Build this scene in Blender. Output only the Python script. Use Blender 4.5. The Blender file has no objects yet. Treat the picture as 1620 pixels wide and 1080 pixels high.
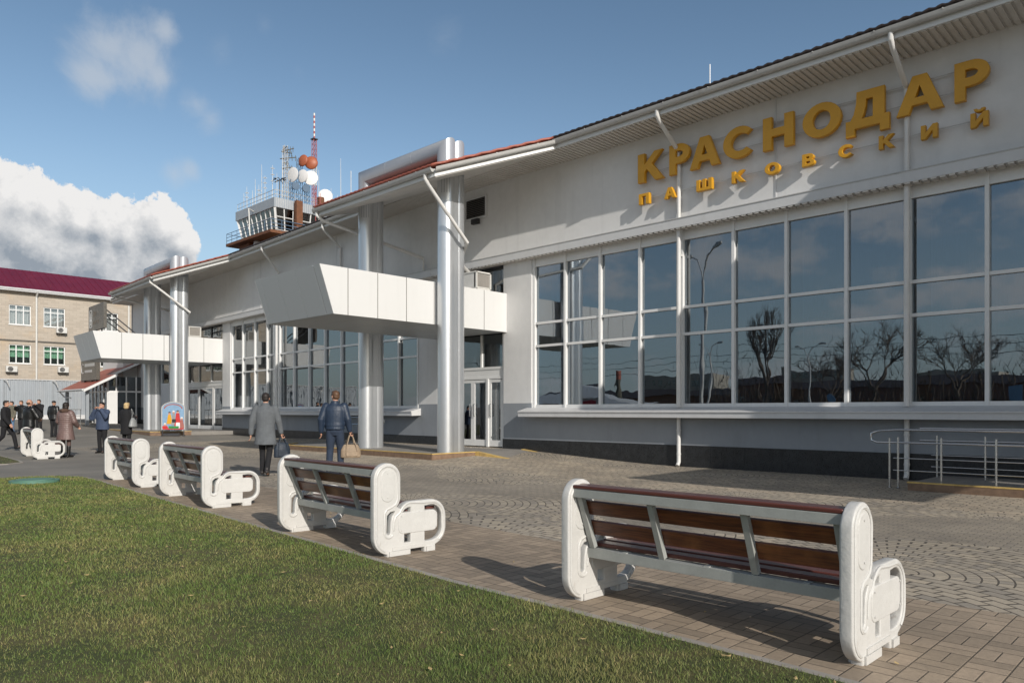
import bpy, bmesh, math, random
import numpy as np
from mathutils import Vector, Matrix
random.seed(7)
sc = bpy.context.scene
COL = sc.collection
R = math.radians
PI = math.pi
# ------------------------------------------------------------------ camera
F = 1180.0
TH = math.atan(1150/1180.0)
FW = Vector((-math.sin(TH), math.cos(TH), 0)); RT = Vector((math.cos(TH), math.sin(TH), 0))
CAM = Vector((0, -16.5, 1.4))
cam = bpy.data.cameras.new('camera'); camo = bpy.data.objects.new('camera', cam); COL.objects.link(camo)
camo.location = CAM; camo.rotation_euler = (PI/2, 0, TH)
cam.lens = 36*F/1620; cam.sensor_width = 36; cam.shift_y = 110/1620; cam.clip_end = 3000; cam.clip_start = .05
sc.camera = camo
# ------------------------------------------------------------------ sun and exposure
SUN_EL, SUN_AZ = 25.5, 16.5        # azimuth off the facade line
to_sun = Vector((math.cos(R(SUN_AZ))*math.cos(R(SUN_EL)), -math.sin(R(SUN_AZ))*math.cos(R(SUN_EL)), math.sin(R(SUN_EL))))
sl = bpy.data.lights.new('sun', 'SUN'); sl.energy = 3.9; sl.angle = R(.5); sl.color = (1, .94, .86)
so = bpy.data.objects.new('sun', sl); COL.objects.link(so)
so.rotation_euler = to_sun.to_track_quat('Z', 'Y').to_euler()
sc.view_settings.view_transform = 'Standard'; sc.view_settings.look = 'None'
sc.view_settings.exposure = 0.0; sc.view_settings.gamma = 1

# ------------------------------------------------------------------ node helper
class NT:
    def __init__(s, tree):
        s.t = tree; s.n = tree.nodes; s.l = tree.links
    def node(s, typ, **kw):
        n = s.n.new(typ)
        for k, v in kw.items(): setattr(n, k, v)
        return n
    def put(s, sock, v):
        if v is None: return
        if isinstance(v, bpy.types.NodeSocket): s.l.new(v, sock)
        else:
            try: sock.default_value = v
            except Exception: sock.default_value = (*v, 1) if len(v) == 3 else v
    def m(s, op, a, b=None, c=None, clamp=False):
        n = s.node('ShaderNodeMath', operation=op, use_clamp=clamp)
        s.put(n.inputs[0], a); s.put(n.inputs[1], b); s.put(n.inputs[2], c)
        return n.outputs[0]
    def vm(s, op, a, b=None, out=0):
        n = s.node('ShaderNodeVectorMath', operation=op)
        s.put(n.inputs[0], a); s.put(n.inputs[1], b)
        return n.outputs[out]
    def sm(s, v, a, b):      # smoothstep a..b -> 0..1
        n = s.node('ShaderNodeMapRange', interpolation_type='SMOOTHSTEP')
        s.put(n.inputs[0], v); s.put(n.inputs[1], a); s.put(n.inputs[2], b); n.inputs[3].default_value = 0; n.inputs[4].default_value = 1
        return n.outputs[0]
    def mr(s, v, a, b, c, d):
        n = s.node('ShaderNodeMapRange')
        for i, x in enumerate((v, a, b, c, d)): s.put(n.inputs[i], x)
        return n.outputs[0]
    def mix(s, f, a, b, mode='MIX'):
        n = s.node('ShaderNodeMix', data_type='RGBA', blend_type=mode)
        s.put(n.inputs[0], f); s.put(n.inputs[6], a); s.put(n.inputs[7], b)
        return n.outputs[2]
    def noise(s, vec, scale, detail=3, rough=.5, col=False, dist=0):
        n = s.node('ShaderNodeTexNoise'); s.put(n.inputs['Vector'], vec)
        n.inputs['Scale'].default_value = scale; n.inputs['Detail'].default_value = detail; n.inputs['Roughness'].default_value = rough
        n.inputs['Distortion'].default_value = dist
        return n.outputs['Color' if col else 'Fac']
    def scale(s, vec, v):
        n = s.node('ShaderNodeMapping'); s.put(n.inputs[0], vec); n.inputs['Scale'].default_value = v
        return n.outputs[0]
    def bump(s, h, strength=.3, dist=.01):
        n = s.node('ShaderNodeBump'); n.inputs['Strength'].default_value = strength; n.inputs['Distance'].default_value = dist
        s.put(n.inputs['Height'], h); return n.outputs[0]

# ------------------------------------------------------------------ world
w = bpy.data.worlds.new('World'); sc.world = w; w.use_nodes = True
N = NT(w.node_tree); w.node_tree.nodes.clear()
sky = N.node('ShaderNodeTexSky', sky_type='NISHITA'); sky.sun_disc = False
sky.sun_elevation = R(SUN_EL); sky.sun_rotation = math.atan2(to_sun.x, to_sun.y)
sky.air_density = 1.0; sky.dust_density = 1.0; sky.ozone_density = 1.3; sky.altitude = 50
def pixdir(x, y):
    v = FW + RT*((x-810)/F) + Vector((0, 0, 1))*((650-y)/F)
    return v.normalized()
tc = N.node('ShaderNodeTexCoord'); D = tc.outputs['Generated']
DN = N.vm('NORMALIZE', D)
def cloud_field(dv, blobs, ramp=1.0):
    acc = None
    for x, y, r in blobs:
        dd = N.vm('DISTANCE', dv, tuple(pixdir(x, y)), out=1)
        f = N.m('MULTIPLY_ADD', dd, -F/r, 1.0)
        acc = f if acc is None else N.m('SMOOTH_MAX', acc, f, .25)
    return acc
CUM = [(-40, 330, 80), (38, 312, 52), (75, 322, 50), (120, 345, 52), (165, 352, 42), (205, 372, 44), (258, 362, 44), (288, 385, 30), (60, 400, 110), (180, 430, 90), (-20, 440, 120), (250, 430, 60)]
def cum(dv):
    n1 = N.noise(dv, 15, 11, .63)
    n2 = N.noise(dv, 60, 6, .65)
    f = cloud_field(dv, CUM)
    v = N.m('MULTIPLY_ADD', N.m('SUBTRACT', n1, .5), 1.5, f)
    return N.m('MULTIPLY_ADD', N.m('SUBTRACT', n2, .5), .42, v)
c0 = cum(DN)
off = N.vm('NORMALIZE', N.vm('ADD', DN, tuple((RT*.012+Vector((0, 0, .015))))))
c1 = cum(off)
dens = N.sm(c0, .10, .23)
lit = N.m('SUBTRACT', c0, c1)           # > 0: thins toward the light
base_g = N.sm(N.m('MULTIPLY', N.node('ShaderNodeSeparateXYZ').outputs[2], 1), .1, .2)
sepn = N.node('ShaderNodeSeparateXYZ'); N.l.new(DN, sepn.inputs[0])
el = sepn.outputs[2]
lowg = N.sm(el, .155, .245)
l_ = N.m('ADD', N.m('MULTIPLY', lit, .85), N.m('MULTIPLY_ADD', lowg, .55, .22), clamp=True)
ccol = N.mix(l_, (.30, .345, .40, 1), (.86, .85, .84, 1))
# thin upper wisps (in view) and a broken deck over the far half of the sky (seen in the glass)
def thin(blobs, sc_, lo, hi, k):
    n1 = N.noise(DN, sc_, 7, .62, dist=.4)
    f = cloud_field(DN, blobs)
    v = N.m('MULTIPLY_ADD', N.m('SUBTRACT', n1, .5), 1.9, f)
    return N.m('MULTIPLY', N.sm(v, lo, hi), k)
t1 = thin([(175, 75, 72), (215, 95, 78), (150, 120, 55), (262, 50, 34), (250, 120, 40)], 9, .18, .95, .62)
t2 = thin([(310, 165, 38), (335, 190, 34), (275, 275, 34), (300, 270, 24)], 13, .2, 1.1, .42)
t3 = thin([(350, 85, 55), (470, 110, 30), (420, 40, 30), (700, 60, 60)], 14, .5, 1.7, .16)
thin_all = N.m('MAXIMUM', N.m('MAXIMUM', t1, t2), t3)
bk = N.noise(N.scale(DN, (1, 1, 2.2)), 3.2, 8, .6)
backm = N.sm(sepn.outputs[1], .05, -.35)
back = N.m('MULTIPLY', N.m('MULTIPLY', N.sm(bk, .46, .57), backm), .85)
skyc = N.mix(1.0, sky.outputs[0], (1.0, 1.03, 1.0, 1), 'MULTIPLY')
hz = N.sm(el, .34, .02)
K = 7.7
def cc(c): return tuple(x*K for x in c[:3])+(1,)
skyd = N.mix(N.m('MULTIPLY', hz, .62), N.mix(N.sm(el, .22, .52), skyc, N.mix(1.0, skyc, (.78, .82, .84, 1), 'MULTIPLY')), cc((.39, .49, .58)))
a = N.mix(thin_all, skyd, cc((.56, .60, .65)))
b2 = N.mix(back, a, cc((.66, .66, .67)))
ccs = N.mix(1.0, ccol, (K, K, K, 1), 'MULTIPLY')
fin0 = N.mix(dens, b2, ccs)
fin = N.mix(N.sm(el, .50, .80), fin0, N.mix(1.0, fin0, (.52, .55, .60, 1), 'MULTIPLY'))  # sky overhead, out of view, darkened on purpose to cut ambient fill
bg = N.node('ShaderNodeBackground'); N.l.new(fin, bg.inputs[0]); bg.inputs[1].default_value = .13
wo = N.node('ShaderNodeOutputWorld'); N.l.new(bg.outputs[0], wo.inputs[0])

# ------------------------------------------------------------------ materials
MATS = {}
def newmat(name):
    m = bpy.data.materials.new(name); m.use_nodes = True
    n = NT(m.node_tree); p = m.node_tree.nodes['Principled BSDF']; MATS[name] = m
    g = n.node('ShaderNodeNewGeometry').outputs['Position']
    return m, n, p, g
def simple(name, col, rough=.6, var=.12, vs=3.0, metal=0, spec=.5, bump=0, bs=60, stain=None, objc=False):
    m, n, p, g = newmat(name)
    if objc: g = n.node('ShaderNodeTexCoord').outputs['Object']
    f = n.noise(g, vs, 5, .6); f2 = n.noise(g, vs*9, 3, .6)
    k = n.m('ADD', n.mr(f, .25, .75, 1-var, 1+var), n.mr(f2, .3, .7, -var*.4, var*.4))
    c = n.mix(1.0, (*col, 1), n.vm('SCALE', (1, 1, 1)), 'MULTIPLY')
    vmn = n.node('ShaderNodeVectorMath', operation='SCALE'); vmn.inputs[0].default_value = col; n.put(vmn.inputs['Scale'], k)
    c = vmn.outputs[0]
    if name in ('stucco', 'stucco_low', 'panel_white', 'trim', 'fence'):
        st2 = n.sm(n.noise(n.scale(g, (1, 1, .07)), 3.2, 5, .6), .52, .75)
        c = n.mix(n.m('MULTIPLY', st2, .15 if name != 'panel_white' else .07), c, tuple(x*.55 for x in col)+(1,))
    if stain:
        sf = n.sm(n.noise(n.scale(g, (1, 1, .25)), stain[1], 6, .65), stain[2], stain[2]+.15)
        c = n.mix(n.m('MULTIPLY', sf, stain[3]), c, (*stain[0], 1))
    n.put(p.inputs['Base Color'], c); n.put(p.inputs['Roughness'], n.mr(f2, .3, .7, max(rough-.5*var, .02), min(rough+.5*var, 1)))
    p.inputs['Metallic'].default_value = metal; p.inputs['Specular IOR Level'].default_value = spec
    if bump: n.put(p.inputs['Normal'], n.bump(n.noise(g, bs, 4, .6), bump, .01))
    return m
simple('stucco', (.69, .685, .675), .9, .07, .5, bump=.35, bs=90, stain=((.58, .56, .54), .7, .58, .3))
simple('stucco_low', (.27, .29, .315), .85, .08, .7, bump=.3, bs=90, stain=((.19, .20, .21), 1.1, .56, .35))
simple('granite', (.020, .021, .023), .4, .5, 6, bump=.1)
simple('trim', (.60, .60, .60), .5, .05, 1, stain=((.42, .41, .39), 1.5, .6, .3))
simple('white_frame', (.74, .74, .73), .35, .04, 2)
simple('panel_white', (.67, .67, .66), .42, .008, .5)
simple('panel_grey', (.49, .515, .53), .38, .0, .4, metal=.1)
simple('steel_col', (.62, .64, .66), .32, .02, .4, metal=.72)
simple('steel_duct', (.40, .42, .45), .38, .02, .4, metal=.3)
simple('soffit', (.60, .57, .53), .7, .08, 1.5, stain=((.45, .42, .38), 1.2, .58, .3))
simple('roof_red', (.36, .10, .065), .5, .15, 2)
simple('roof_dark', (.04, .028, .026), .55, .2, 2)
simple('roof_maroon', (.15, .012, .030), .38, .12, .8, stain=((.22, .03, .05), .6, .55, .3))
simple('gutter', (.48, .475, .46), .4, .08, 2, stain=((.25, .24, .22), 2.5, .57, .4))
simple('pipe', (.66, .65, .63), .35, .06, 3)
simple('gold', (.62, .31, .014), .42, .08, 2, spec=.5)
simple('dark', (.02, .02, .022), .5, .2, 4)
simple('dark_metal', (.05, .05, .055), .4, .2, 4, metal=.3)
simple('steel', (.55, .55, .55), .25, .05, 8, metal=.9)
simple('yellow', (.58, .40, .13), .7, .2, 4, stain=((.3, .2, .1), 5, .5, .6))
simple('curb_brown', (.20, .13, .085), .8, .3, 8)
simple('concrete', (.33, .30, .265), .9, .18, 3, bump=.3, bs=150, stain=((.2, .18, .16), 2, .55, .4))
simple('tile_grey', (.24, .225, .205), .8, .15, 4)
simple('bench_white', (.58, .57, .545), .42, .06, 5, bump=.5, bs=22, objc=True, stain=((.30, .24, .19), 13, .62, .6))
simple('bench_steel', (.34, .35, .33), .45, .1, 8, objc=True, stain=((.2, .13, .08), 14, .64, .5))
simple('ac_white', (.62, .61, .58), .5, .06, 3)
simple('brown_rust', (.16, .065, .03), .8, .25, 3)
simple('cream', (.50, .36, .18), .85, .1, 1)
simple('orange', (.36, .10, .045), .5, .12, 3)
simple('dish_white', (.74, .73, .72), .5, .05, 1)
simple('mast_red', (.36, .085, .08), .6, .1, 1)
simple('blue_gray', (.10, .16, .24), .6, .15, 2)
simple('fence', (.36, .39, .42), .45, .06, .6, metal=.2, stain=((.45, .45, .45), .8, .5, .3))
simple('sign_grey', (.115, .105, .09), .35, .25, 1.5)
simple('curtain', (.36, .38, .40), .95, .06, 1)
simple('inner', (.10, .10, .10), .9, .1, 1)
simple('red', (.50, .02, .02), .5, .15, 8)
simple('green', (.03, .22, .05), .5, .15, 8)
simple('sky_blue', (.20, .33, .48), .5, .15, 8)
simple('cover_green', (.11, .23, .17), .6, .12, 4)
simple('straw', (.45, .33, .15), .9, .2, 8)
simple('bark', (.15, .115, .085), .95, .25, 6)
simple('plaster_far', (.40, .36, .30), .9, .1, .3)
simple('brown_far', (.26, .14, .09), .9, .2, .3)
# skin, cloth
for nm, c, r_ in (('skin', (.50, .27, .185), .5), ('hair_dark', (.018, .012, .01), .6), ('hair_brown', (.10, .05, .025), .6), ('hair_blond', (.50, .36, .18), .6),
                  ('coat_grey', (.115, .125, .135), .95), ('cloth_black', (.010, .010, .012), .9), ('jacket_navy', (.018, .032, .060), .5), ('jeans', (.022, .034, .060), .9),
                  ('navy_soft', (.045, .065, .115), .85), ('puffer', (.16, .105, .095), .45), ('leather', (.010, .010, .010), .35), ('shoe_brown', (.035, .03, .028), .4),
                  ('bag_tan', (.30, .225, .155), .7), ('bag_blue', (.016, .026, .042), .6), ('bag_grey', (.26, .27, .27), .5), ('tights', (.10, .06, .05), .7), ('olive', (.13, .12, .09), .9), ('jeans_light', (.10, .17, .27), .9), ('fur', (.085, .05, .035), 1), ('eye_white', (.6, .6, .58), .3), ('lip', (.33, .11, .09), .5), ('shirt_white', (.7, .7, .7), .8)):
    simple(nm, c, r_, .2, 7, bump=.2 if nm == 'skin' else .75, bs=55 if nm == 'skin' else 16, objc=True)
# grey coat: fine tweed grid
def wood():
    m, n, p, g = newmat('wood')
    g = n.node('ShaderNodeTexCoord').outputs['Object']
    v = n.scale(g, (1.2, 26, 26)); f = n.noise(v, 2.2, 6, .65, dist=1.2); f2 = n.noise(g, 2.2, 4, .6)
    c = n.mix(n.sm(f, .3, .72), (.050, .013, .007, 1), (.19, .058, .020, 1))
    c = n.mix(n.m('MULTIPLY', n.sm(f2, .5, .75), .6), c, (.33, .13, .04, 1))
    n.put(p.inputs['Base Color'], c); p.inputs['Roughness'].default_value = .36
    n.put(p.inputs['Normal'], n.bump(f, .25, .004))
wood()
def wood_red():
    m, n, p, g = newmat('wood_red')
    g = n.node('ShaderNodeTexCoord').outputs['Object']
    f = n.noise(n.scale(g, (1.2, 26, 26)), 2.2, 6, .65, dist=1.0)
    n.put(p.inputs['Base Color'], n.mix(f, (.055, .014, .010, 1), (.17, .06, .048, 1))); p.inputs['Roughness'].default_value = .30
    n.put(p.inputs['Normal'], n.bump(f, .2, .004))
wood_red()
def glass(name, refl, tint, wav=.02):
    m, n, p, g = newmat(name); n.n.remove(p)
    out = [x for x in n.n if x.type == 'OUTPUT_MATERIAL'][0]
    gl = n.node('ShaderNodeBsdfGlossy'); gl.inputs['Roughness'].default_value = .004; gl.inputs['Color'].default_value = (.93, .97, 1, 1)
    tr = n.node('ShaderNodeBsdfTransparent'); tr.inputs['Color'].default_value = (*tint, 1)
    nb = n.bump(n.noise(n.scale(g, (1, 1, .8)), 1.2, 2, .5), wav, .25)
    gi = n.node('ShaderNodeNewGeometry').outputs['Random Per Island']; ob = n.node('ShaderNodeObjectInfo').outputs['Random']
    wn = n.node('ShaderNodeTexWhiteNoise'); wn.noise_dimensions = '2D'; cx_ = n.node('ShaderNodeCombineXYZ'); n.put(cx_.inputs[0], gi); n.put(cx_.inputs[1], ob); n.put(wn.inputs['Vector'], cx_.outputs[0])
    jit = n.vm('SCALE', n.vm('SUBTRACT', wn.outputs['Color'], (.5, .5, .5))); jit.node.inputs['Scale'].default_value = .010
    n.put(gl.inputs['Normal'], n.vm('NORMALIZE', n.vm('ADD', nb, jit)))
    fr = n.node('ShaderNodeFresnel'); fr.inputs['IOR'].default_value = 1.45
    k = n.m('MULTIPLY_ADD', fr.outputs[0], .8, refl, clamp=True)
    mx = n.node('ShaderNodeMixShader'); n.put(mx.inputs[0], k); n.l.new(tr.outputs[0], mx.inputs[1]); n.l.new(gl.outputs[0], mx.inputs[2])
    n.l.new(mx.outputs[0], out.inputs[0])
glass('glass', .19, (.36, .46, .54), .008)
glass('glass_dark', .12, (.30, .33, .34))
glass('glass_green', .08, (.72, .88, .80))
glass('glass_clear', .10, (.85, .87, .88))
def corr(name, col, axis, period, depth=.6, rough=.6):
    m, n, p, g = newmat(name)
    s = n.node('ShaderNodeSeparateXYZ'); n.l.new(g, s.inputs[0])
    ww = n.m('SINE', n.m('MULTIPLY', s.outputs[axis], 2*PI/period))
    n.put(p.inputs['Base Color'], (*col, 1)); p.inputs['Roughness'].default_value = rough
    n.put(p.inputs['Normal'], n.bump(ww, depth, period*.25))
def brick_mat():
    m, n, p, g = newmat('brick_cream')
    s = n.node('ShaderNodeSeparateXYZ'); n.l.new(g, s.inputs[0]); cb = n.node('ShaderNodeCombineXYZ')
    n.put(cb.inputs[0], s.outputs[1]); n.put(cb.inputs[1], s.outputs[2])
    b = n.node('ShaderNodeTexBrick'); n.l.new(cb.outputs[0], b.inputs['Vector'])
    b.inputs['Color1'].default_value = (.47, .41, .34, 1); b.inputs['Color2'].default_value = (.39, .335, .275, 1); b.inputs['Mortar'].default_value = (.36, .32, .27, 1)
    b.inputs['Scale'].default_value = 1; b.inputs['Brick Width'].default_value = .5; b.inputs['Row Height'].default_value = .16; b.inputs['Mortar Size'].default_value = .012; b.inputs['Bias'].default_value = -.2
    f = n.noise(g, .5, 6, .65)
    c = n.mix(n.m('MULTIPLY', n.sm(f, .5, .75), .5), b.outputs[0], (.52, .37, .22, 1))
    n.put(p.inputs['Base Color'], c); p.inputs['Roughness'].default_value = .9
brick_mat()
def ground_mat():
    m, n, p, g = newmat('paving')
    s = n.node('ShaderNodeSeparateXYZ'); n.l.new(g, s.inputs[0]); X, Y = s.outputs[0], s.outputs[1]
    def bricks(vec, wd, ht, mort, c1, c2, cm, bias=0, off=.5):
        b = n.node('ShaderNodeTexBrick'); n.put(b.inputs['Vector'], vec); b.offset = off
        b.inputs['Color1'].default_value = (*c1, 1); b.inputs['Color2'].default_value = (*c2, 1); b.inputs['Mortar'].default_value = (*cm, 1)
        b.inputs['Scale'].default_value = 1; b.inputs['Brick Width'].default_value = wd; b.inputs['Row Height'].default_value = ht
        b.inputs['Mortar Size'].default_value = mort; b.inputs['Mortar Smooth'].default_value = .3; b.inputs['Bias'].default_value = bias
        return b.outputs['Color'], b.outputs['Fac']
    def comb(a, b_):
        c = n.node('ShaderNodeCombineXYZ'); n.put(c.inputs[0], a); n.put(c.inputs[1], b_); return c.outputs[0]
    dz = n.noise(g, 1.3, 4, .6)
    # brown bond by the lawn, long side across the band
    cs = .215
    ux = n.m('DIVIDE', n.m('ADD', X, 60), cs); uy = n.m('DIVIDE', n.m('ADD', Y, 60), cs)
    fxx = n.m('FRACT', ux); fyy = n.m('FRACT', uy); ix = n.m('FLOOR', ux); iy = n.m('FLOOR', uy)
    par = n.m('MODULO', n.m('ADD', ix, iy), 2)
    def edge_d(f_): return n.m('MINIMUM', f_, n.m('SUBTRACT', 1, f_))
    mid = n.m('ABSOLUTE', n.m('SUBTRACT', n.m('ADD', n.m('MULTIPLY', fxx, par), n.m('MULTIPLY', fyy, n.m('SUBTRACT', 1, par))), .5))
    dj = n.m('MINIMUM', n.m('MINIMUM', edge_d(fxx), edge_d(fyy)), mid)
    fA = n.m('SUBTRACT', 1, n.sm(dj, .008, .030))
    half = n.m('FLOOR', n.m('MULTIPLY', n.m('ADD', n.m('MULTIPLY', fxx, par), n.m('MULTIPLY', fyy, n.m('SUBTRACT', 1, par))), 2))
    cv = n.node('ShaderNodeCombineXYZ'); n.put(cv.inputs[0], ix); n.put(cv.inputs[1], iy); n.put(cv.inputs[2], half)
    wn = n.node('ShaderNodeTexWhiteNoise'); n.put(wn.inputs['Vector'], cv.outputs[0])
    cA = n.mix(wn.outputs['Value'], (.155, .132, .110, 1), (.222, .186, .154, 1))
    cA = n.mix(fA, cA, (.075, .064, .054, 1))
    # small grey pavers
    cB, fB = bricks(comb(X, Y), .16, .085, .0055, (.195, .18, .16), (.155, .145, .135), (.075, .07, .065))
    # concentric fans
    px, py = 3.4, 1.9
    fx = n.m('SUBTRACT', n.m('FRACT', n.m('DIVIDE', n.m('ADD', X, 100*px+.5), px)), .5); fy = n.m('FRACT', n.m('DIVIDE', n.m('ADD', Y, 100*py), py))
    lx = n.m('MULTIPLY', fx, px); ly = n.m('MULTIPLY', fy, py)
    rad = n.m('SQRT', n.m('ADD', n.m('POWER', n.m('ABSOLUTE', lx), 2), n.m('POWER', ly, 2)))
    ang = n.m('ARCTAN2', ly, lx)
    cC, fC = bricks(comb(n.m('MULTIPLY', ang, 1.0), rad), .14, .115, .009, (.27, .245, .21), (.175, .165, .155), (.06, .055, .05))
    # lumpy cobble blend
    cD, fD = bricks(comb(n.m('ADD', X, n.m('MULTIPLY', dz, .35)), n.m('ADD', Y, n.m('MULTIPLY', dz, .2))), .21, .13, .010, (.29, .255, .215), (.20, .185, .165), (.06, .055, .05), off=.37)
    # zones: wavy borders
    wv = n.m('ADD', Y, n.m('MULTIPLY', n.m('SINE', n.m('MULTIPLY_ADD', X, 1.05, .6)), .75))
    zB = n.sm(n.m('ABSOLUTE', n.m('ADD', wv, 7.1)), 1.12, 1.15)       # 0 inside the grey river
    wv2 = n.m('ADD', Y, n.m('MULTIPLY', n.m('SINE', n.m('MULTIPLY_ADD', X, .8, 2.2)), .5))
    zF = n.sm(n.m('ABSOLUTE', n.m('ADD', wv2, 3.2)), 1.4, 1.43)
    c = n.mix(zF, cD, cC); f = n.mix(zF, fD, fC)
    c = n.mix(zB, cB, c); f = n.mix(zB, fB, f)
    # band by the lawn: follows the benches, turning slightly toward the building to the left
    edge = n.m('ADD', -10.42, n.m('MULTIPLY', n.m('MAXIMUM', n.m('SUBTRACT', -5.0, X), 0), .075))
    zA = n.sm(n.m('SUBTRACT', Y, edge), -.004, .004)
    c = n.mix(zA, cA, c); f = n.mix(zA, fA, f)
    # asphalt to the far left
    asp = n.mix(n.noise(g, 60, 3, .7), (.10, .098, .095, 1), (.155, .150, .143, 1))
    zP = n.sm(n.m('SUBTRACT', X, n.m('MULTIPLY', Y, -.12)), -18.2, -18.1)
    zP2 = n.sm(Y, -8.3, -8.2)
    zAsp = n.m('MULTIPLY', n.m('SUBTRACT', 1, zP), n.m('SUBTRACT', 1, zP2))
    far = n.m('MAXIMUM', zAsp, n.sm(X, -31, -31.1))
    far = n.m('MAXIMUM', far, n.sm(Y, -22, -22.1))
    c = n.mix(far, c, asp); f = n.m('MULTIPLY', n.node('ShaderNodeSeparateColor').outputs[0], 0) if False else n.mix(far, f, (0, 0, 0, 1))
    big = n.noise(g, .55, 6, .62); sm_ = n.noise(g, 26, 4, .65)
    c = n.mix(1.0, c, n.mix(n.sm(big, .3, .7), (.80, .79, .77, 1), (1.12, 1.1, 1.06, 1)), 'MULTIPLY')
    c = n.mix(1.0, c, n.mix(sm_, (.72, .72, .72, 1), (1.28, 1.28, 1.28, 1)), 'MULTIPLY')
    stn = n.sm(n.noise(g, 1.7, 8, .72), .54, .72)
    c = n.mix(n.m('MULTIPLY', stn, .38), c, (.07, .065, .06, 1))
    c = n.mix(1.0, c, (1.74, 1.66, 1.52, 1), 'MULTIPLY')
    n.put(p.inputs['Base Color'], c); p.inputs['Roughness'].default_value = .82
    h = n.m('ADD', n.m('MULTIPLY', n.m('SUBTRACT', 1, n.m('MULTIPLY', f, 1)), 1), n.m('MULTIPLY', sm_, .25))
    n.put(p.inputs['Normal'], n.bump(h, .55, .008))
ground_mat()
def soil_mat():
    m, n, p, g = newmat('soil')
    f = n.noise(g, 3, 5, .6); f2 = n.noise(g, 45, 4, .7)
    c = n.mix(n.sm(f, .35, .7), (.060, .075, .020, 1), (.135, .115, .045, 1))
    c = n.mix(1.0, c, n.mix(f2, (.45, .45, .45, 1), (1.4, 1.4, 1.4, 1)), 'MULTIPLY')
    n.put(p.inputs['Base Color'], c); p.inputs['Roughness'].default_value = 1
    n.put(p.inputs['Normal'], n.bump(f2, .8, .02))
soil_mat()
def grass_mat():
    m, n, p, g = newmat('grass')
    geo = n.node('ShaderNodeNewGeometry'); rnd = geo.outputs['Random Per Island']
    f = n.noise(g, 1.1, 6, .65); f2 = n.noise(g, 5, 3, .6)
    t = n.m('ADD', n.m('MULTIPLY', n.sm(f, .38, .70), .75), n.m('MULTIPLY', n.m('SUBTRACT', f2, .5), .6))
    base = n.mix(n.m('ADD', t, 0, clamp=True), (.100, .148, .040, 1), (.205, .195, .078, 1))
    dry = n.m('MULTIPLY', n.sm(rnd, .72, .95), n.m('MULTIPLY_ADD', t, .7, .35, clamp=True))
    c = n.mix(dry, base, (.36, .29, .14, 1))
    c = n.mix(1.0, c, n.mix(n.m('FRACT', n.m('MULTIPLY', rnd, 17.3)), (.82, .82, .82, 1), (1.2, 1.2, 1.2, 1)), 'MULTIPLY')
    c = n.mix(1.0, c, (1.12, 1.12, 1.05, 1), 'MULTIPLY')
    n.put(p.inputs['Base Color'], c); p.inputs['Roughness'].default_value = .55
    p.inputs['Specular IOR Level'].default_value = .25
grass_mat()
M = MATS

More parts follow.
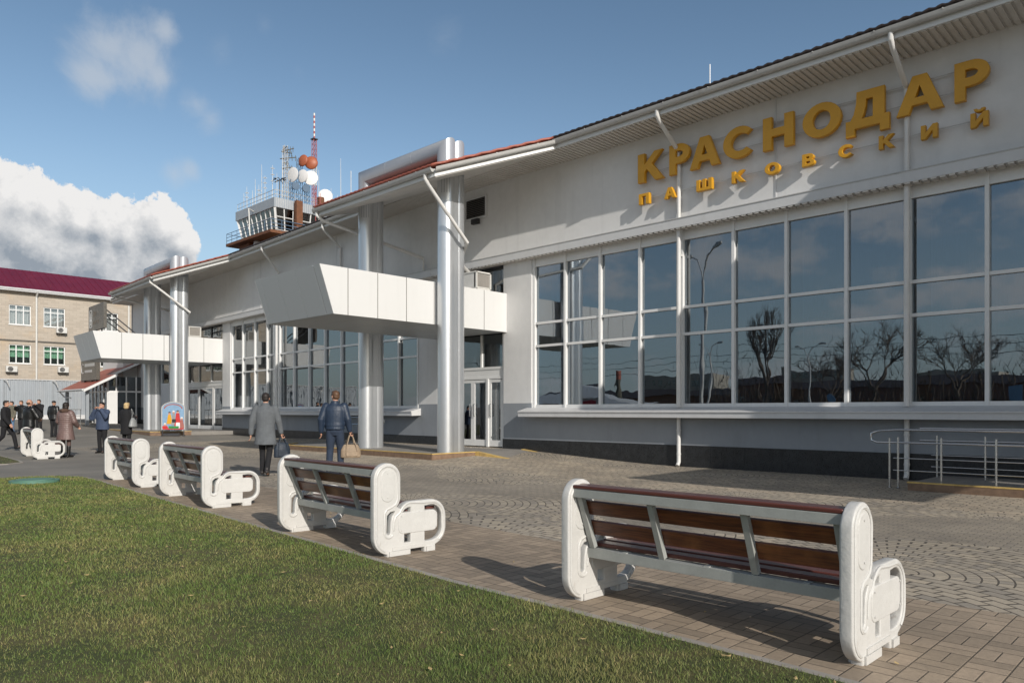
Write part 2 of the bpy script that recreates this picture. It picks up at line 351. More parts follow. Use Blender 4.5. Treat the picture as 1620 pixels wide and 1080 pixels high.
# ------------------------------------------------------------------ mesh helpers
def cart(s, d, z): return (s, -d, z)
BB = R(2.72); OB = -19.7; cB, sB = math.cos(BB), math.sin(BB)
def FA(s, d, z): return (s, -d, z)
def FB(s, d, z): return (OB+(s-OB)*cB-d*sB, -(s-OB)*sB-d*cB, z)
def ID(x, y, z): return (x, y, z)
class MB:
    def __init__(s, fr=ID): s.v = []; s.f = []; s.mi = []; s.fr = fr; s.sm = False
    def add(s, vs, fs, mi=0, fr=None):
        fr = fr or s.fr; b = len(s.v); s.v += [fr(*p) for p in vs]; s.f += [tuple(b+i for i in f) for f in fs]; s.mi += [mi]*len(fs)
    def box(s, x0, x1, y0, y1, z0, z1, mi=0, fr=None):
        vs = [(x, y, z) for z in (z0, z1) for y in (y0, y1) for x in (x0, x1)]
        fs = [(0, 2, 3, 1), (4, 5, 7, 6), (0, 1, 5, 4), (2, 6, 7, 3), (0, 4, 6, 2), (1, 3, 7, 5)]
        s.add(vs, fs, mi, fr)
    def prism(s, poly, axis, a, b, mi=0, fr=None):   # poly in the two other axes
        n = len(poly)
        def P(u, v, t): return {'x': (t, u, v), 'y': (u, t, v), 'z': (u, v, t)}[axis]
        vs = [P(u, v, a) for u, v in poly]+[P(u, v, b) for u, v in poly]
        fs = [tuple(range(n)), tuple(range(2*n-1, n-1, -1))]+[(i, (i+1) % n, n+(i+1) % n, n+i) for i in range(n)]
        s.add(vs, fs, mi, fr)
    def tube(s, pts, r, n=8, mi=0, fr=None, caps=True, flat=1.0):
        fr = fr or s.fr; P = [Vector(fr(*p)) for p in pts]; rs = r if isinstance(r, (list, tuple)) else [r]*len(P)
        b = len(s.v); up = None
        for i, p in enumerate(P):
            t = (P[min(i+1, len(P)-1)]-P[max(i-1, 0)]).normalized()
            if up is None:
                up = Vector((0, 0, 1)) if abs(t.z) < .9 else Vector((1, 0, 0))
            u = (up-t*up.dot(t)).normalized(); up = u; q = t.cross(u)
            k = 1.0
            if 0 < i < len(P)-1:
                c = (P[i]-P[i-1]).normalized().dot((P[i+1]-P[i]).normalized()); k = 1/max(.5, math.sqrt((1+c)/2))
            for j in range(n):
                a_ = 2*PI*j/n; s.v.append(tuple(p+(u*math.cos(a_)+q*math.sin(a_)*flat)*rs[i]*(k if k < 1.5 else 1.5)))
        for i in range(len(P)-1):
            for j in range(n):
                j2 = (j+1) % n; s.f.append((b+i*n+j, b+i*n+j2, b+(i+1)*n+j2, b+(i+1)*n+j)); s.mi.append(mi)
        if caps:
            s.f.append(tuple(b+j for j in range(n-1, -1, -1))); s.mi.append(mi)
            s.f.append(tuple(b+(len(P)-1)*n+j for j in range(n))); s.mi.append(mi)
    def ball(s, c, r, n=12, m=8, mi=0, fr=None, rot=None):
        fr = fr or s.fr; r = (r, r, r) if not isinstance(r, (tuple, list)) else r; b = len(s.v); c = Vector(c)
        for i in range(m+1):
            a_ = PI*i/m
            for j in range(n):
                q = 2*PI*j/n; p = Vector((r[0]*math.sin(a_)*math.cos(q), r[1]*math.sin(a_)*math.sin(q), r[2]*math.cos(a_)))
                if rot: p = rot @ p
                s.v.append(fr(*(c+p)))
        for i in range(m):
            for j in range(n):
                j2 = (j+1) % n; s.f.append((b+i*n+j, b+(i+1)*n+j, b+(i+1)*n+j2, b+i*n+j2)); s.mi.append(mi)
    def mesh(s, name, mats, smooth=35, off=(0, 0, 0)):
        me = bpy.data.meshes.new(name)
        o = Vector(off); me.from_pydata([tuple(Vector(p)-o) for p in s.v], [], s.f)
        for m_ in (mats if isinstance(mats, (list, tuple)) else [mats]): me.materials.append(M[m_] if isinstance(m_, str) else m_)
        me.polygons.foreach_set('material_index', s.mi)
        me.validate(); me.update()
        bm = bmesh.new(); bm.from_mesh(me); bmesh.ops.remove_doubles(bm, verts=bm.verts, dist=1e-5); bmesh.ops.recalc_face_normals(bm, faces=bm.faces); bm.to_mesh(me); bm.free()
        if smooth:
            me.shade_smooth(); me.set_sharp_from_angle(angle=R(smooth))
        return me
WL = {}
def wloc(o): return WL.get(o.name, Vector((0, 0, 0)))
def thing(name, label, cat, loc=(0, 0, 0), rz=0, group=None):
    o = bpy.data.objects.new(name, None); COL.objects.link(o); o.location = loc; o.rotation_euler = (0, 0, rz); o.empty_display_size = .2
    o['label'] = label; o['category'] = cat
    if group: o['group'] = group
    WL[o.name] = Vector(loc)
    return o
def part(name, mb, mat, parent, world=True, smooth=35, label=None, bevel=0):
    """world: mb holds world coordinates; the mesh is stored relative to its thing"""
    off = wloc(parent) if world else (0, 0, 0)
    me = mb.mesh(name, mat, smooth, off) if isinstance(mb, MB) else mb
    o = bpy.data.objects.new(name, me); COL.objects.link(o); o.parent = parent; WL[o.name] = Vector(off)
    if label: o['label'] = label
    if bevel:
        bv = o.modifiers.new('bevel', 'BEVEL'); bv.width = bevel; bv.segments = 2; bv.limit_method = 'ANGLE'
    return o
def single(name, mb, mat, label, cat, loc=(0, 0, 0), group=None, smooth=35, world=True):
    me = mb.mesh(name, mat, smooth, loc if world else (0, 0, 0)); o = bpy.data.objects.new(name, me); COL.objects.link(o); o.location = loc
    o['label'] = label; o['category'] = cat
    if group: o['group'] = group
    WL[o.name] = Vector(loc); return o
def struct(name, mb, mat, kind='structure', smooth=35):
    me = mb.mesh(name, mat, smooth) if isinstance(mb, MB) else mb
    o = bpy.data.objects.new(name, me); COL.objects.link(o); o['kind'] = kind; return o
def curve_mesh(name, splines, extrude, bevel, mat, res=2, yz=True):
    """filled 2-D outline with holes, extruded with rounded edges; profile (u, v) -> (y, z)"""
    cu = bpy.data.curves.new(name, 'CURVE'); cu.dimensions = '2D'; cu.fill_mode = 'BOTH'; cu.extrude = extrude; cu.bevel_depth = bevel; cu.bevel_resolution = res
    for pts in splines:
        sp = cu.splines.new('POLY'); sp.points.add(len(pts)-1); sp.use_cyclic_u = True
        for i, (u, v) in enumerate(pts): sp.points[i].co = (u, v, 0, 1)
    o = bpy.data.objects.new(name, cu); COL.objects.link(o)
    dg = bpy.context.evaluated_depsgraph_get(); me = bpy.data.meshes.new_from_object(o.evaluated_get(dg)); me.name = name
    bpy.data.objects.remove(o); bpy.data.curves.remove(cu)
    if yz: me.transform(Matrix(((0, 0, 1, 0), (1, 0, 0, 0), (0, 1, 0, 0), (0, 0, 0, 1))))
    me.materials.clear(); me.materials.append(M[mat]); me.shade_smooth(); me.set_sharp_from_angle(angle=R(40))
    return me
def arc(cx, cy, r, a0, a1, n=6, ry=None):
    ry = ry or r
    return [(cx+r*math.cos(R(a0+(a1-a0)*i/n)), cy+ry*math.sin(R(a0+(a1-a0)*i/n))) for i in range(n+1)]
def rrect(x0, x1, y0, y1, r, n=5):
    return arc(x1-r, y0+r, r, -90, 0, n)+arc(x1-r, y1-r, r, 0, 90, n)+arc(x0+r, y1-r, r, 90, 180, n)+arc(x0+r, y0+r, r, 180, 270, n)
def merge(meshes, name):
    bm = bmesh.new()
    mats = []
    for me, mat in meshes:
        mi0 = len(bm.faces); bm.from_mesh(me); bm.faces.ensure_lookup_table()
        nm = me.materials[0]
        if nm not in mats: mats.append(nm)
        for f in bm.faces[mi0:]: f.material_index = mats.index(nm)
    out = bpy.data.meshes.new(name); bm.to_mesh(out); bm.free()
    for m_ in mats: out.materials.append(m_)
    out.shade_smooth(); out.set_sharp_from_angle(angle=R(40))
    return out

# ------------------------------------------------------------------ ground
def sstep(t): t = min(1, max(0, t)); return t*t*(3-2*t)
def zg(x, y):
    z = .25*sstep((-x-10)/7)*max(0, min(1, 1+y/6.0))*(1-sstep((-x-26)/8)) if y < 0 else .25*sstep((-x-10)/7)*(1-sstep((-x-26)/8))
    a_ = .82*min(1, max(0, (-x-27)/35)); b_ = .82*min(1, max(0, (-x-43)/19)); k = sstep((y+9.5)/4)
    return z+a_*k+b_*(1-k)
def grid(xs, ys, fz, mb):
    b = len(mb.v); nx = len(xs)
    for y in ys:
        for x in xs: mb.v.append((x, y, fz(x, y)))
    for j in range(len(ys)-1):
        for i in range(nx-1):
            mb.f.append((b+j*nx+i, b+j*nx+i+1, b+(j+1)*nx+i+1, b+(j+1)*nx+i)); mb.mi.append(0)
mb = MB()
xs = [-900, -300, -120, -80]+[-70+i*1.0 for i in range(86)]+[20, 40, 100, 300, 900]
ys = [-900, -300, -100, -50]+[-32+i*.6 for i in range(60)]+[8, 15, 40, 100, 300, 900]
grid(xs, ys, zg, mb)
struct('ground', mb, 'paving', smooth=60)
# lawn: edge polyline beside the benches (world x, y)
EDGE = [(6.5, -12.80), (1, -12.72), (-1.5, -12.62), (-3.3, -12.56), (-4.5, -12.55), (-8.2, -12.28), (-12.4, -11.98), (-16.2, -11.66), (-17.2, -11.62), (-17.85, -11.85), (-18.1, -12.5), (-18.15, -13.2), (-18.3, -30), (6.5, -30)]
def inpoly(x, y, P):
    c = False
    for i in range(len(P)):
        x1, y1 = P[i]; x2, y2 = P[i-1]
        if (y1 > y) != (y2 > y) and x < (x2-x1)*(y-y1)/(y2-y1)+x1: c = not c
    return c
LAWN2 = [(-23.2, -11.75), (-23.6, -11.35), (-24.3, -11.25), (-44, -10.2), (-44, -30), (-23.3, -30), (-23.1, -12.3)]
for nm, P in (('lawn', EDGE), ('lawn', LAWN2)):
    mb = MB(); n_ = len(P)
    top = [(x, y, zg(x, y)+.028) for x, y in P]; mb.v += top+[(x, y, zg(x, y)-.05) for x, y in P]
    mb.f.append(tuple(range(n_))); mb.mi.append(0)
    for i in range(n_): mb.f.append((i, (i+1) % n_, n_+(i+1) % n_, n_+i)); mb.mi.append(0)
    struct(nm, mb, 'soil', smooth=0)
    # concrete edging strip
    mb = MB(); k = 12 if P is EDGE else 4
    ctr = P[:k] if P is EDGE else [P[-2], P[-1]]+P[:4]
    L = []; 
    for i, (x, y) in enumerate(ctr):
        a0 = Vector(ctr[max(0, i-1)]); b0 = Vector(ctr[min(len(ctr)-1, i+1)]); t = (b0-a0).normalized(); nn = Vector((-t.y, t.x))
        q = Vector((x, y))+nn*(-.085); q1 = Vector((x, y))-nn*0.0
        test = Vector((x, y))+nn*.1
        sgn = -1 if inpoly(test.x, test.y, P) else 1
        L.append(((x, y), (x+nn.x*sgn*.085, y+nn.y*sgn*.085)))
    for i in range(len(L)-1):
        (a1, b1), (a2, b2_) = L[i], L[i+1]
        zz = [zg(*q)+.022 for q in (a1, b1, b2_, a2)]
        vs = [(*q, z_) for q, z_ in zip((a1, b1, b2_, a2), zz)]+[(*q, z_-.08) for q, z_ in zip((a1, b1, b2_, a2), zz)]
        mb.add(vs, [(0, 1, 2, 3), (0, 4, 5, 1), (1, 5, 6, 2), (2, 6, 7, 3), (3, 7, 4, 0)])
    struct('kerb', mb, 'concrete', smooth=0)
# grass blades: one uncountable object
def grass_field(name, P, n_near, n_far):
    rng = np.random.default_rng(3)
    def sample(n, rmin, rmax, pw):
        u = rng.random(n); r = (rmin**pw+(rmax**pw-rmin**pw)*u)**(1/pw); a_ = rng.uniform(R(75), R(205), n)
        return r*np.cos(a_)+CAM.x, r*np.sin(a_)+CAM.y
    Xs = []; Ys = []; 
    for n, r0, r1, pw in ((n_near, 2.2, 20, .75), (n_far, 8, 34, 1.3)):
        x, y = sample(n, r0, r1, pw); Xs.append(x); Ys.append(y)
    x = np.concatenate(Xs); y = np.concatenate(Ys)
    ins = np.zeros(len(x), bool)
    y0s = y.copy(); y = y-np.where(rng.random(len(y)) < .5, rng.random(len(y))**2*.035, 0)*(1+np.sin(x*7)*.6)
    for i in range(len(P)):
        x1, y1 = P[i]; x2, y2 = P[i-1]
        if y1 == y2: continue
        c = ((y1 > y) != (y2 > y)) & (x < (x2-x1)*(y-y1)/(y2-y1)+x1); ins ^= c
    y = y0s; x = x[ins]; y = y[ins]; n = len(x)
    r = np.hypot(x-CAM.x, y-CAM.y)
    # tufts: height varies in patches
    ph = .5+.5*np.sin(x*2.1+1.3*np.sin(y*1.7))*np.sin(y*2.6+1.1*np.sin(x*1.3+2))
    h = (.017+.016*ph)*rng.uniform(.5, 1.4, n)
    wd = (.0009+.0006*rng.random(n))*np.clip(r/3.4, 1, 5.0)
    a_ = rng.uniform(0, 2*PI, n); la = rng.uniform(0, 2*PI, n); ll = h*rng.uniform(.1, 1.0, n)
    z0 = np.array([zg(p, q) for p, q in zip(x, y)]) if P is not EDGE else np.zeros(n)
    z0 = z0+.022
    ux, uy = np.cos(a_)*wd, np.sin(a_)*wd; lx, ly = np.cos(la)*ll, np.sin(la)*ll
    V = np.zeros((n, 5, 3), np.float32)
    V[:, 0] = np.stack([x-ux, y-uy, z0], 1); V[:, 1] = np.stack([x+ux, y+uy, z0], 1)
    mx, my, mz = x+lx*.35, y+ly*.35, z0+h*.6
    V[:, 2] = np.stack([mx+ux*.8, my+uy*.8, mz], 1); V[:, 3] = np.stack([mx-ux*.8, my-uy*.8, mz], 1)
    V[:, 4] = np.stack([x+lx, y+ly, z0+h], 1)
    me = bpy.data.meshes.new(name); me.vertices.add(n*5); me.vertices.foreach_set('co', V.reshape(-1))
    b = (np.arange(n)*5)[:, None]
    idx = np.concatenate([b+np.array([0, 1, 2, 3]), b+np.array([3, 2, 4])], 1).reshape(-1)
    me.loops.add(n*7); me.loops.foreach_set('vertex_index', idx.astype(np.int32))
    me.polygons.add(n*2); st = np.stack([np.arange(n)*7, np.arange(n)*7+4], 1).reshape(-1)
    me.polygons.foreach_set('loop_start', st.astype(np.int32))
    me.update(calc_edges=True); me.materials.append(M['grass'])
    o = bpy.data.objects.new(name, me); COL.objects.link(o); o['kind'] = 'stuff'; o['label'] = 'short mown green and straw coloured grass on the lawn'; o['category'] = 'grass'
grass_field('grass', EDGE, 950000, 420000)
grass_field('grass', LAWN2, 20000, 60000)

# ================================================================== terminal
T = thing('terminal_building', 'long white and grey airport terminal with tall glazing, silver columns and entrance canopies', 'airport terminal', (-15.5, 0, 0))
WT = 8.57           # soffit height
def bx(mb, fr, s0, s1, d0, d1, z0, z1, mi=0): mb.box(s0, s1, d0, d1, z0, z1, mi, fr)
EA = [-15.2, -13.99, -12.72, -11.4, -10.12, -8.71, -7.4, -6.07, -4.82, -3.45, -2.1, -.75, .6]
EB = [-37.04, -35.72, -34.32, -32.97, -31.65, -30.24, -28.84, -27.47, -26.13, -24.72, -23.33, -22.05, -20.78]
ZS, ZH = 1.5, 6.02       # opening of the tall glazing
# walls
mb = MB()
th = -.32
for fr, s0, s1 in ((FA, -19.7, 16), (FB, -53.5, -19.68)):
    bx(mb, fr, s0, s1, th, 0, ZH, WT+.3)                       # above the band
for fr, s0, s1 in ((FA, -16.45, -15.27), (FA, .67, 3.0), (FA, 6.6, 16), (FB, -20.71, -19.66), (FB, -38.1, -37.11), (FB, -46.2, -43.3), (FB, -53.5, -49.4)):
    bx(mb, fr, s0, s1, th, 0, 1.64, ZH)
bx(mb, FB, -49.4, -46.2, th, 0, 1.64, 3.0); bx(mb, FB, -49.4, -46.2, th, 0, 5.0, ZH)
bx(mb, FB, -53.5, -53.2, -14, 0, .4, WT+.3); bx(mb, FA, 15.7, 16, -14, 0, 0, WT+.3)
bx(mb, FA, -19.7, 16, -14.3, -14, 0, 10); bx(mb, FB, -53.5, -19.7, -14.3, -14, 0, 10)
part('wall', mb, 'stucco', T)
mb = MB()
for fr, s0, s1 in ((FA, -16.45, 3.0), (FA, 6.6, 16), (FB, -38.1, -19.66), (FB, -53.5, -43.3)):
    full = [(FA, -16.45, -15.27), (FA, .67, 3.0), (FA, 6.6, 16), (FB, -20.71, -19.66), (FB, -38.1, -37.11), (FB, -53.5, -43.3)]
    bx(mb, fr, s0, s1, th, 0, .0, ZS-.06)
for fr, s0, s1 in ((FA, -16.45, -15.27), (FA, .67, 3.0), (FA, 6.6, 16), (FB, -20.71, -19.66), (FB, -38.1, -37.11), (FB, -53.5, -43.3)):
    bx(mb, fr, s0, s1, th, 0, ZS-.06, 1.64)
part('lower_wall', mb, 'stucco_low', T)
for fr, s0, s1, zt in ((FA, -16.47, 3.02, .54), (FA, 6.58, 16, .54), (FB, -38.12, -19.66, .54), (FB, -53.5, -43.28, .85)):
    s = s0; mb = MB(); bx(mb, fr, s0, s1, -.01, .018, -.1, zt-.002)
    while s < s1-.01:
        e = min(s+.9, s1); bx(mb, fr, s+.003, e-.003, .01, .022, -.1, zt); s = e
    part('plinth', mb, 'granite', T)
# vertical panel joints on the upper wall
for fr, s in ((FA, -7.62), (FB, -26.4), (FB, -33.5)): mb = MB(); bx(mb, fr, s-.02, s+.02, 0, .012, 6.25, WT); part('wall_joint', mb, 'trim', T)
# trim band and its ribbed underside
mb = MB(); mu = MB()
for fr, s0, s1 in ((FA, -19.7, 16), (FB, -53.5, -19.7)):
    bx(mb, fr, s0, s1, 0, .26, 5.985, 6.20); bx(mb, fr, s0, s1, 0, .275, 6.20, 6.222, 1)
    s = s0
    while s < s1: bx(mu, fr, s, s+.10, .0, .25, 5.955, 5.984); s += .16
part('band', mb, ['trim', 'gutter'], T); part('band_underside', mu, 'soffit', T, smooth=0)
# roof: one plane z = 8.79 + .326 (1 - d), bays over the entrances
def zr(d): return 8.79+.36*(1-d)
APX, APL = (-36.8, 3.8), (-43.8, 3.8)
OUT_A = [(16, 1), (7.18, 1), (5.5, 3.9), (-.40, 3.9), (-2.1, 1), (-13.42, 1), (-15.1, 3.9), (-20.95, 3.9), (-22.6, 1)]
OUT_B = [(-22.6, 1), (-34.62, 1), (APX[0], APX[1]), (APL[0], APL[1]), (-48.3, 1), (-54.1, 1)]
def frs(i, s): return FA if s > OB else FB
OUT = [(FA, *p) for p in OUT_A[:6]]+[(FA, *OUT_A[6]), (FA, *OUT_A[7]), (FB, -22.6, 1)]+[(FB, *p) for p in OUT_B[1:]]
mb = MB()
# sheet strips following the outline with tiny waves (metal tile)
def roof_strip(mb, p, q, dz=0, mi=0):
    (f1, s1, d1), (f2, s2, d2) = p, q
    n = max(2, int(abs(s2-s1)/.055)); rows = 7
    b = len(mb.v)
    for i in range(n+1):
        t = i/n; s = s1+(s2-s1)*t; d = d1+(d2-d1)*t+.11
        a_ = Vector(f1(s1, d1, 0)); c_ = Vector(f2(s2, d2, 0)); e = a_.lerp(c_, t)
        for j in range(rows+1):
            k = j/rows; dd = d*(1-k)+(-6)*k
            if f1 is f2: P = Vector(f1(s, dd, 0))
            else:
                e = e+Vector((0, -.11*(1-k), 0))*0+e*0; inn = Vector((e.x, 6, 0)); P = e.lerp(inn, k)
            zz = zr(dd)+.016*math.sin(s*2*PI/.21)+.02*((dd*3) % 1)*0
            mb.v.append((P.x, P.y, zz+dz))
    for i in range(n):
        for j in range(rows):
            b0 = b+i*(rows+1)+j; mb.f.append((b0, b0+rows+1, b0+rows+2, b0+1)); mb.mi.append(mi)
for i in range(len(OUT)-1):
    p, q = OUT[i], OUT[i+1]
    red = abs(p[2]-q[2]) > .3 or p[2] > 2
    roof_strip(mb, p, q, .125, 1 if red else 0)
ro = part('roof', mb, ['roof_dark', 'roof_red'], T, smooth=60)
sd = ro.modifiers.new('sheet', 'SOLIDIFY'); sd.thickness = .05; sd.offset = 0
mb = MB()
bx(mb, FA, -19.7, 16, -14.2, -6, 10.9, 11.1); bx(mb, FB, -53.5, -19.7, -14.2, -6, 10.9, 11.1)
part('roof_deck', mb, 'roof_dark', T)
# gutter, fascia
mg = MB(); mf = MB()
for i in range(len(OUT)-1):
    p, q = OUT[i], OUT[i+1]
    a_ = Vector(p[0](p[1], p[2], zr(p[2]))); c_ = Vector(q[0](q[1], q[2], zr(q[2])))
    t = (c_-a_).normalized(); nrm = Vector((t.y, -t.x, 0)).normalized()
    if nrm.y > 0: nrm = -nrm
    def prof(mbx, pts, mi=0):
        n_ = len(pts); vs = [tuple(a_+nrm*u+Vector((0, 0, v))) for u, v in pts]+[tuple(c_+nrm*u+Vector((0, 0, v))) for u, v in pts]
        mbx.add(vs, [tuple(range(n_)), tuple(range(2*n_-1, n_-1, -1))]+[(j, (j+1) % n_, n_+(j+1) % n_, n_+j) for j in range(n_)], mi, ID)
    prof(mg, [(.02, .0)]+[(.085+.075*math.cos(R(180+x)), .0-.10*math.sin(R(x))*1.0) for x in range(0, 181, 30)][1:]+[(.165, .012), (.150, .012), (.14, -.01), (.035, -.01)])
    prof(mf, [(-.03, .0), (.018, .0), (.018, -.20), (-.03, -.20)])
    L_ = (c_-a_).length; k = int(L_/1.2)
    for j in range(k):       # gutter brackets
        e = a_+t*(j+.5)*1.2; mg.box(-.012, .012, -.01, .17, -.004, .02, 0, lambda x, y, z, e=e: tuple(e+t*x+nrm*y+Vector((0, 0, z))))
part('gutter', mg, 'gutter', T, smooth=50); part('fascia', mf, 'panel_white', T)
# soffit: ribbed boards on the straight eave, smooth sloping boards under the bays
mb = MB(); ms = MB()
def ribs(fr, s0, s1):
    bx(ms, fr, s0, s1, 0, .985, WT+.03, WT+.05)
    s = s0
    while s < s1:
        bx(mb, fr, s, s+.085, 0, .98, WT, WT+.03); s += .135
ribs(FA, -19.7, 16); ribs(FB, -54.1, -19.72)
part('soffit', mb, 'soffit', T, smooth=0)
def bay_soffit(fr, pts):
    n_ = len(pts); vs = [(s, d, zr(d)-.225) for s, d in pts]+[(s, d, zr(d)-.165) for s, d in pts]
    ms.add(vs, [tuple(range(n_)), tuple(range(2*n_-1, n_-1, -1))]+[(j, (j+1) % n_, n_+(j+1) % n_, n_+j) for j in range(n_)], 0, fr)
bay_soffit(FA, [(-13.42, .96), (-15.1, 3.88), (-20.95, 3.88), (-22.6, .96)])
bay_soffit(FA, [(7.18, .96), (5.5, 3.88), (-.4, 3.88), (-2.1, .96)])
bay_soffit(FB, [(-34.62, .96), (APX[0], APX[1]-.02), (APL[0], APL[1]-.02), (-48.3, .96)])
part('bay_soffit', ms, 'soffit', T, smooth=0)

# windows: each field between mullions is a window with panes
def window(fr, s0, s1, z0=ZS, z1=ZH, trs=(4.03, 3.35), mid=None, d=-.12, mat='glass', head=.22):
    mb = MB(fr); w_ = .038
    mb.box(s0-w_*.9, s0+w_, d-.06, d+.085, z0, z1)                                   # left mullion, proud
    mb.box(s0+w_, s1-w_*.92, d-.05, d+.05, z1-head, z1)                     # head panel
    mb.box(s0+w_, s1-w_*.92, d-.05, d+.06, z1-head-.07, z1-head)
    mb.box(s0+w_, s1-w_*.92, d-.05, d+.06, z0, z0+.09)
    for t in trs: mb.box(s0+w_, s1-w_*.92, d-.05, d+.055, t-.035, t+.035)
    fr_ = part('window', mb, 'white_frame', T)
    mp = MB(fr); zz = [z0+.09]+sorted(trs)+[z1-head-.07]
    for i in range(len(zz)-1):
        a0 = zz[i]+(.035 if i else 0); a1 = zz[i+1]-(.035 if i < len(zz)-2 else 0)
        mp.box(s0+w_, s1-w_*.92, d-.022, d-.010, a0, a1)
    o = part('pane', mp, mat, T, smooth=0); o.parent = fr_
for i in range(len(EA)-1): window(FA, EA[i], EA[i+1])
for i in range(len(EB)-1): window(FB, EB[i], EB[i+1])
mb = MB()
for fr, s in ((FA, EA[-1]), (FB, EB[-1])): mb.box(s-.04, s+.045, -.18, .01, ZS, ZH, 0, fr)
for fr, s in ((FA, EA[0]), (FB, EB[0])): mb.box(s-.09, s-.042, -.18, -.02, ZS, ZH, 0, fr)
part('end_mullion', mb, 'white_frame', T)
# curtains behind the glass
def curtain(fr, s0, s1, z0, z1, d, amp=.03, seed=0, mat='curtain'):
    mb = MB(fr); s = s0; b = 0; pts = []; rr = random.Random(seed)
    while s < s1:
        pts.append((s, d+amp*math.sin(s*2*PI/.17+2*math.sin(s*1.7)))); s += .025
    for i, (s, q) in enumerate(pts):
        mb.v += [fr(s, q, z0), fr(s, q, z1)]
        if i: mb.f.append((2*i-2, 2*i, 2*i+1, 2*i-1)); mb.mi.append(0)
    return mb
for fr, s0, s1, z0, z1, d in ((FA, -15.1, -12.9, 1.4, 6, -.75), (FA, -10.2, -8.0, 1.4, 6, -.8), (FA, -7.3, -4.9, 1.4, 6, -.75), (FA, -4.6, .6, 1.4, 6, -.75), (FB, -32.9, -29.2, 1.4, 2.55, -.5), (FB, -28.8, -24.0, 1.4, 2.5, -.5), (FB, -22.0, -21.0, 1.4, 2.3, -.5)):
    part('curtain', curtain(fr, s0, s1, z0, z1, d, seed=int(s0)), 'curtain', T)
mb = MB(); bx(mb, FA, -19.7, 16, -13.9, -.35, 1.2, 1.3); bx(mb, FB, -53, -19.7, -13.9, -.35, 1.2, 1.3); bx(mb, FA, -19.7, 16, -13.9, -.35, 6.1, 6.2); bx(mb, FB, -53, -19.7, -13.9, -.35, 6.1, 6.2)
for s in (-15.4, .8): bx(mb, FA, s, s+.1, -6, -.33, 1.3, 6.1)
for s in (-37.3, -20.6, -43.2): bx(mb, FB, s, s+.1, -6, -.33, 1.3, 6.1)
bx(mb, FA, -19.7, 16, -6.1, -6, 0, 6.1); bx(mb, FB, -53, -19.7, -6.1, -6, 0, 6.1)
part('interior', mb, 'inner', T)
# sills: sloping metal ledge and its deep front
def sill(fr, s0, s1):
    mb = MB(fr)
    mb.prism([(.40, 1.385), (.0, 1.50), (-.10, 1.515), (-.10, 1.47), (.0, 1.24), (.40, 1.235)], 'x', s0, s1) if False else None
    P = [(-.10, 1.47), (-.10, 1.515), (.0, 1.50), (.42, 1.395), (.42, 1.365), (.395, 1.365), (.395, 1.235), (.0, 1.25)]
    n_ = len(P); vs = [(s0, d, z) for d, z in P]+[(s1, d, z) for d, z in P]
    mb.add(vs, [tuple(range(n_)), tuple(range(2*n_-1, n_-1, -1))]+[(j, (j+1) % n_, n_+(j+1) % n_, n_+j) for j in range(n_)])
    part('sill', mb, 'trim', T)
sill(FA, -15.45, .9); sill(FB, -38.0, -20.6)
# small upper windows of the far left end
window(FB, -49.36, -47.8, 3.0, 5.0, (4.3,), head=.02); window(FB, -47.8, -46.24, 3.0, 5.0, (4.3,), head=.02)

# columns: two cylinders with a flat strip between, joined by a duct over the roof
def stadium(c, r, strip, n=18):
    """section in (s, d): front cylinder, inset flat strip, rear cylinder"""
    return c, r
def column(fr, s, d0, d1, z0, z1, r=.255):
    mb = MB(fr)
    n = 24
    for d in (d0, d1):
        ring = [(s+r*math.cos(2*PI*i/n), d+r*math.sin(2*PI*i/n)) for i in range(n)]
        mb.prism(ring, 'z', z0, z1)
    mb.box(s-r*.93, s+r*.93, d1+.02, d0-.02, z0, z1)
    for z in (3.1, 5.9):
        for d in (d0, d1):
            ring = [(s+(r+.004)*math.cos(2*PI*i/n), d+(r+.004)*math.sin(2*PI*i/n)) for i in range(n)]
            mb.prism(ring, 'z', z, z+.025)
    return mb
def duct(fr, sa, sb, d0, d1, zt, r=.255):
    mb = MB(fr); n = 20; zc = zt-r
    # mitred elbows: pipe centre line runs up, across and down
    for d in (d0, d1):
        path = [(sb, zc-1.3), (sb, zc), (sa, zc), (sa, zc-1.3)]
        b = len(mb.v)
        for k, (s, z) in enumerate(path):
            for i in range(n):
                a_ = 2*PI*i/n; u, v = r*math.cos(a_), r*math.sin(a_)
                if k == 0: p = (s+u, d+v, z)
                elif k == 1: p = (s+u, d+v, z+u)
                elif k == 2: p = (s-u, d+v, z+u)
                else: p = (s-u, d+v, z)
                mb.v.append(fr(*p))
        for k in range(3):
            for i in range(n):
                i2 = (i+1) % n
                mb.f.append((b+k*n+i, b+k*n+i2, b+(k+1)*n+i2, b+(k+1)*n+i)); mb.mi.append(0)
    mb.box(sa, sb, d1+.02, d0-.02, zc-r*.93, zc+r*.93)
    # seam rings across the horizontal run
    for t in (.33, .66):
        s = sa+(sb-sa)*t
        for d in (d0, d1):
            ring = [(d+(r+.003)*math.cos(2*PI*i/n), zc+(r+.003)*math.sin(2*PI*i/n)) for i in range(n)]
            mb.prism(ring, 'x', s, s+.012)
    return mb
